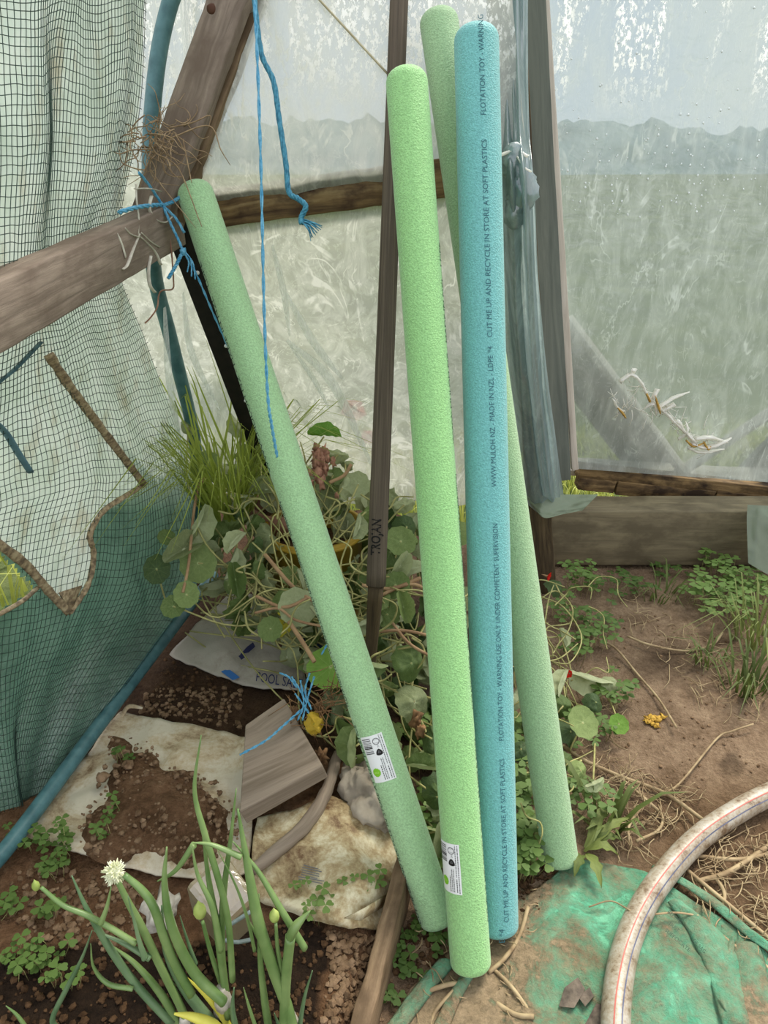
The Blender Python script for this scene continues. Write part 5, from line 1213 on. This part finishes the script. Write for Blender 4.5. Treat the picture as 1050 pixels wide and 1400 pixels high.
clods('path_crumbs', 'fine crumbs of earth on the path round the noodle feet', [([(520, 1300), (560, 1260), (740, 1190), (760, 1240), (700, 1340), (600, 1400), (510, 1400)], 360), ([(850, 800), (1000, 880), (1040, 1060), (900, 1100), (830, 1000)], 160)], [.0015, .002, .003, .004], m_clod, 5)
mb = MB(); rnd = random.Random(12)
for poly, n, L0 in [([(830, 1030), (960, 1090), (880, 1160), (840, 1160), (800, 1100)], 140, 34), ([(960, 1150), (1050, 1120), (1060, 1300), (1000, 1280), (930, 1210)], 150, 40), ([(780, 900), (850, 960), (830, 1080), (790, 1080)], 50, 30), ([(840, 800), (1040, 900), (1040, 1000), (960, 960), (860, 860)], 110, 26), ([(540, 1260), (740, 1200), (720, 1380), (560, 1400)], 60, 26)]:
    for u, v in scatter(poly, n, rnd):
        a = rnd.gauss(.5, .7); pts = []; h = rnd.uniform(.004, .02); l = L0*rnd.uniform(.4, 1.3)/3
        for k in range(4): pts.append(GH(u, v, max(.002, h))); a += rnd.gauss(0, .45); u += math.cos(a)*l; v += math.sin(a)*l; h += rnd.uniform(-.01, .01)
        mb.tube(pts, [.0011, .001, .0006], 4, 9)
tag(mb.build('straw_litter', m_straw), 'dry straw and root litter strewn over the path', 'straw', kind='stuff')
STEMS = [([(800, 860), (802, 845), (806, 835), (803, 850), (812, 870), (806, 885)], .0035, 'short pale crooked root standing by the nasturtium stems'), ([(808, 870), (840, 885), (870, 920), (900, 955), (925, 995)], .0028, 'long dry stem trailing down the path from the nasturtium'), ([(858, 870), (890, 882), (940, 890), (975, 880), (988, 865)], .0030, 'dry curved stem lying across the upper path'),
         ([(770, 1020), (800, 1040), (850, 1062), (910, 1085), (960, 1120)], .0040, 'thick flattened straw stem running towards the hose'), ([(850, 1065), (885, 1095), (905, 1115), (900, 1135), (870, 1150)], .003, 'curled straw stem beside the hose'), ([(668, 1330), (690, 1310), (710, 1280), (722, 1240)], .0035, 'dry twig leaning by the blue noodle foot'),
         ([(675, 1325), (700, 1350), (725, 1385)], .0030, 'dry twig pointing down from the light green noodle foot'), ([(575, 1358), (620, 1345), (650, 1352), (700, 1385), (730, 1390)], .0038, 'long dry stem across the green strips'), ([(640, 1335), (610, 1365), (592, 1390), (588, 1420)], .003, 'pale dry stem curving down between the green strips'),
         ([(905, 1085), (930, 1070), (980, 1010), (1000, 1000), (1030, 990)], .0022, 'thin root crossing the dusty path'), ([(960, 1255), (1000, 1290), (1060, 1330)], .0035, 'dry stem lying along the torn edge of the green sheet'), ([(955, 1205), (1000, 1190), (1060, 1150)], .0045, 'bundle-like thick straw right of the hose'), ([(970, 1190), (990, 1220), (985, 1250)], .0032, 'bent straw below the hose'),
         ([(950, 1170), (1010, 1175), (1060, 1165)], .0038, 'straight straw at the right edge below the hose'), ([(940, 1190), (1000, 1240), (1060, 1290)], .0036, 'slanting straw between hose and sheet edge'), ([(968, 800), (1000, 805), (1025, 820), (1040, 840)], .0026, 'pale green arching grass stem at the right edge'), ([(880, 1100), (860, 1130), (862, 1160)], .0028, 'short straw upright of the green sheet corner')]
for pl, r, lab in STEMS:
    mb = MB(); mb.tube([GH(u, v, .012+.006*math.sin(i*2)) for i, (u, v) in enumerate(pl)], r, 7, 26); tag(mb.build('dry_stem', m_straw), lab, 'stem', 'dry stems on the path')
mb = MB()
for _ in range(14): mb.ico(GH(893+R.uniform(-12, 14), 985+R.uniform(-6, 7), .006), R.uniform(.004, .008), .8, 2, (1, 1, .5), R.random()*30)
tag(mb.build('withered_petals', m_gold), 'small golden withered petals on the bare path', 'petals')
mb = MB(); mb.tube([GH(805, 1240, .02), GH(835, 1232, .03), GH(862, 1245, .05)], .0013, 5, 14); mb.tube([GH(895, 1250, .03), GH(925, 1248, .03), GH(955, 1252, .03)], .0018, 5, 14)
tag(mb.build('thin_straw', m_straw), 'thin pale straw caught under the hose on the green sheet', 'straw')
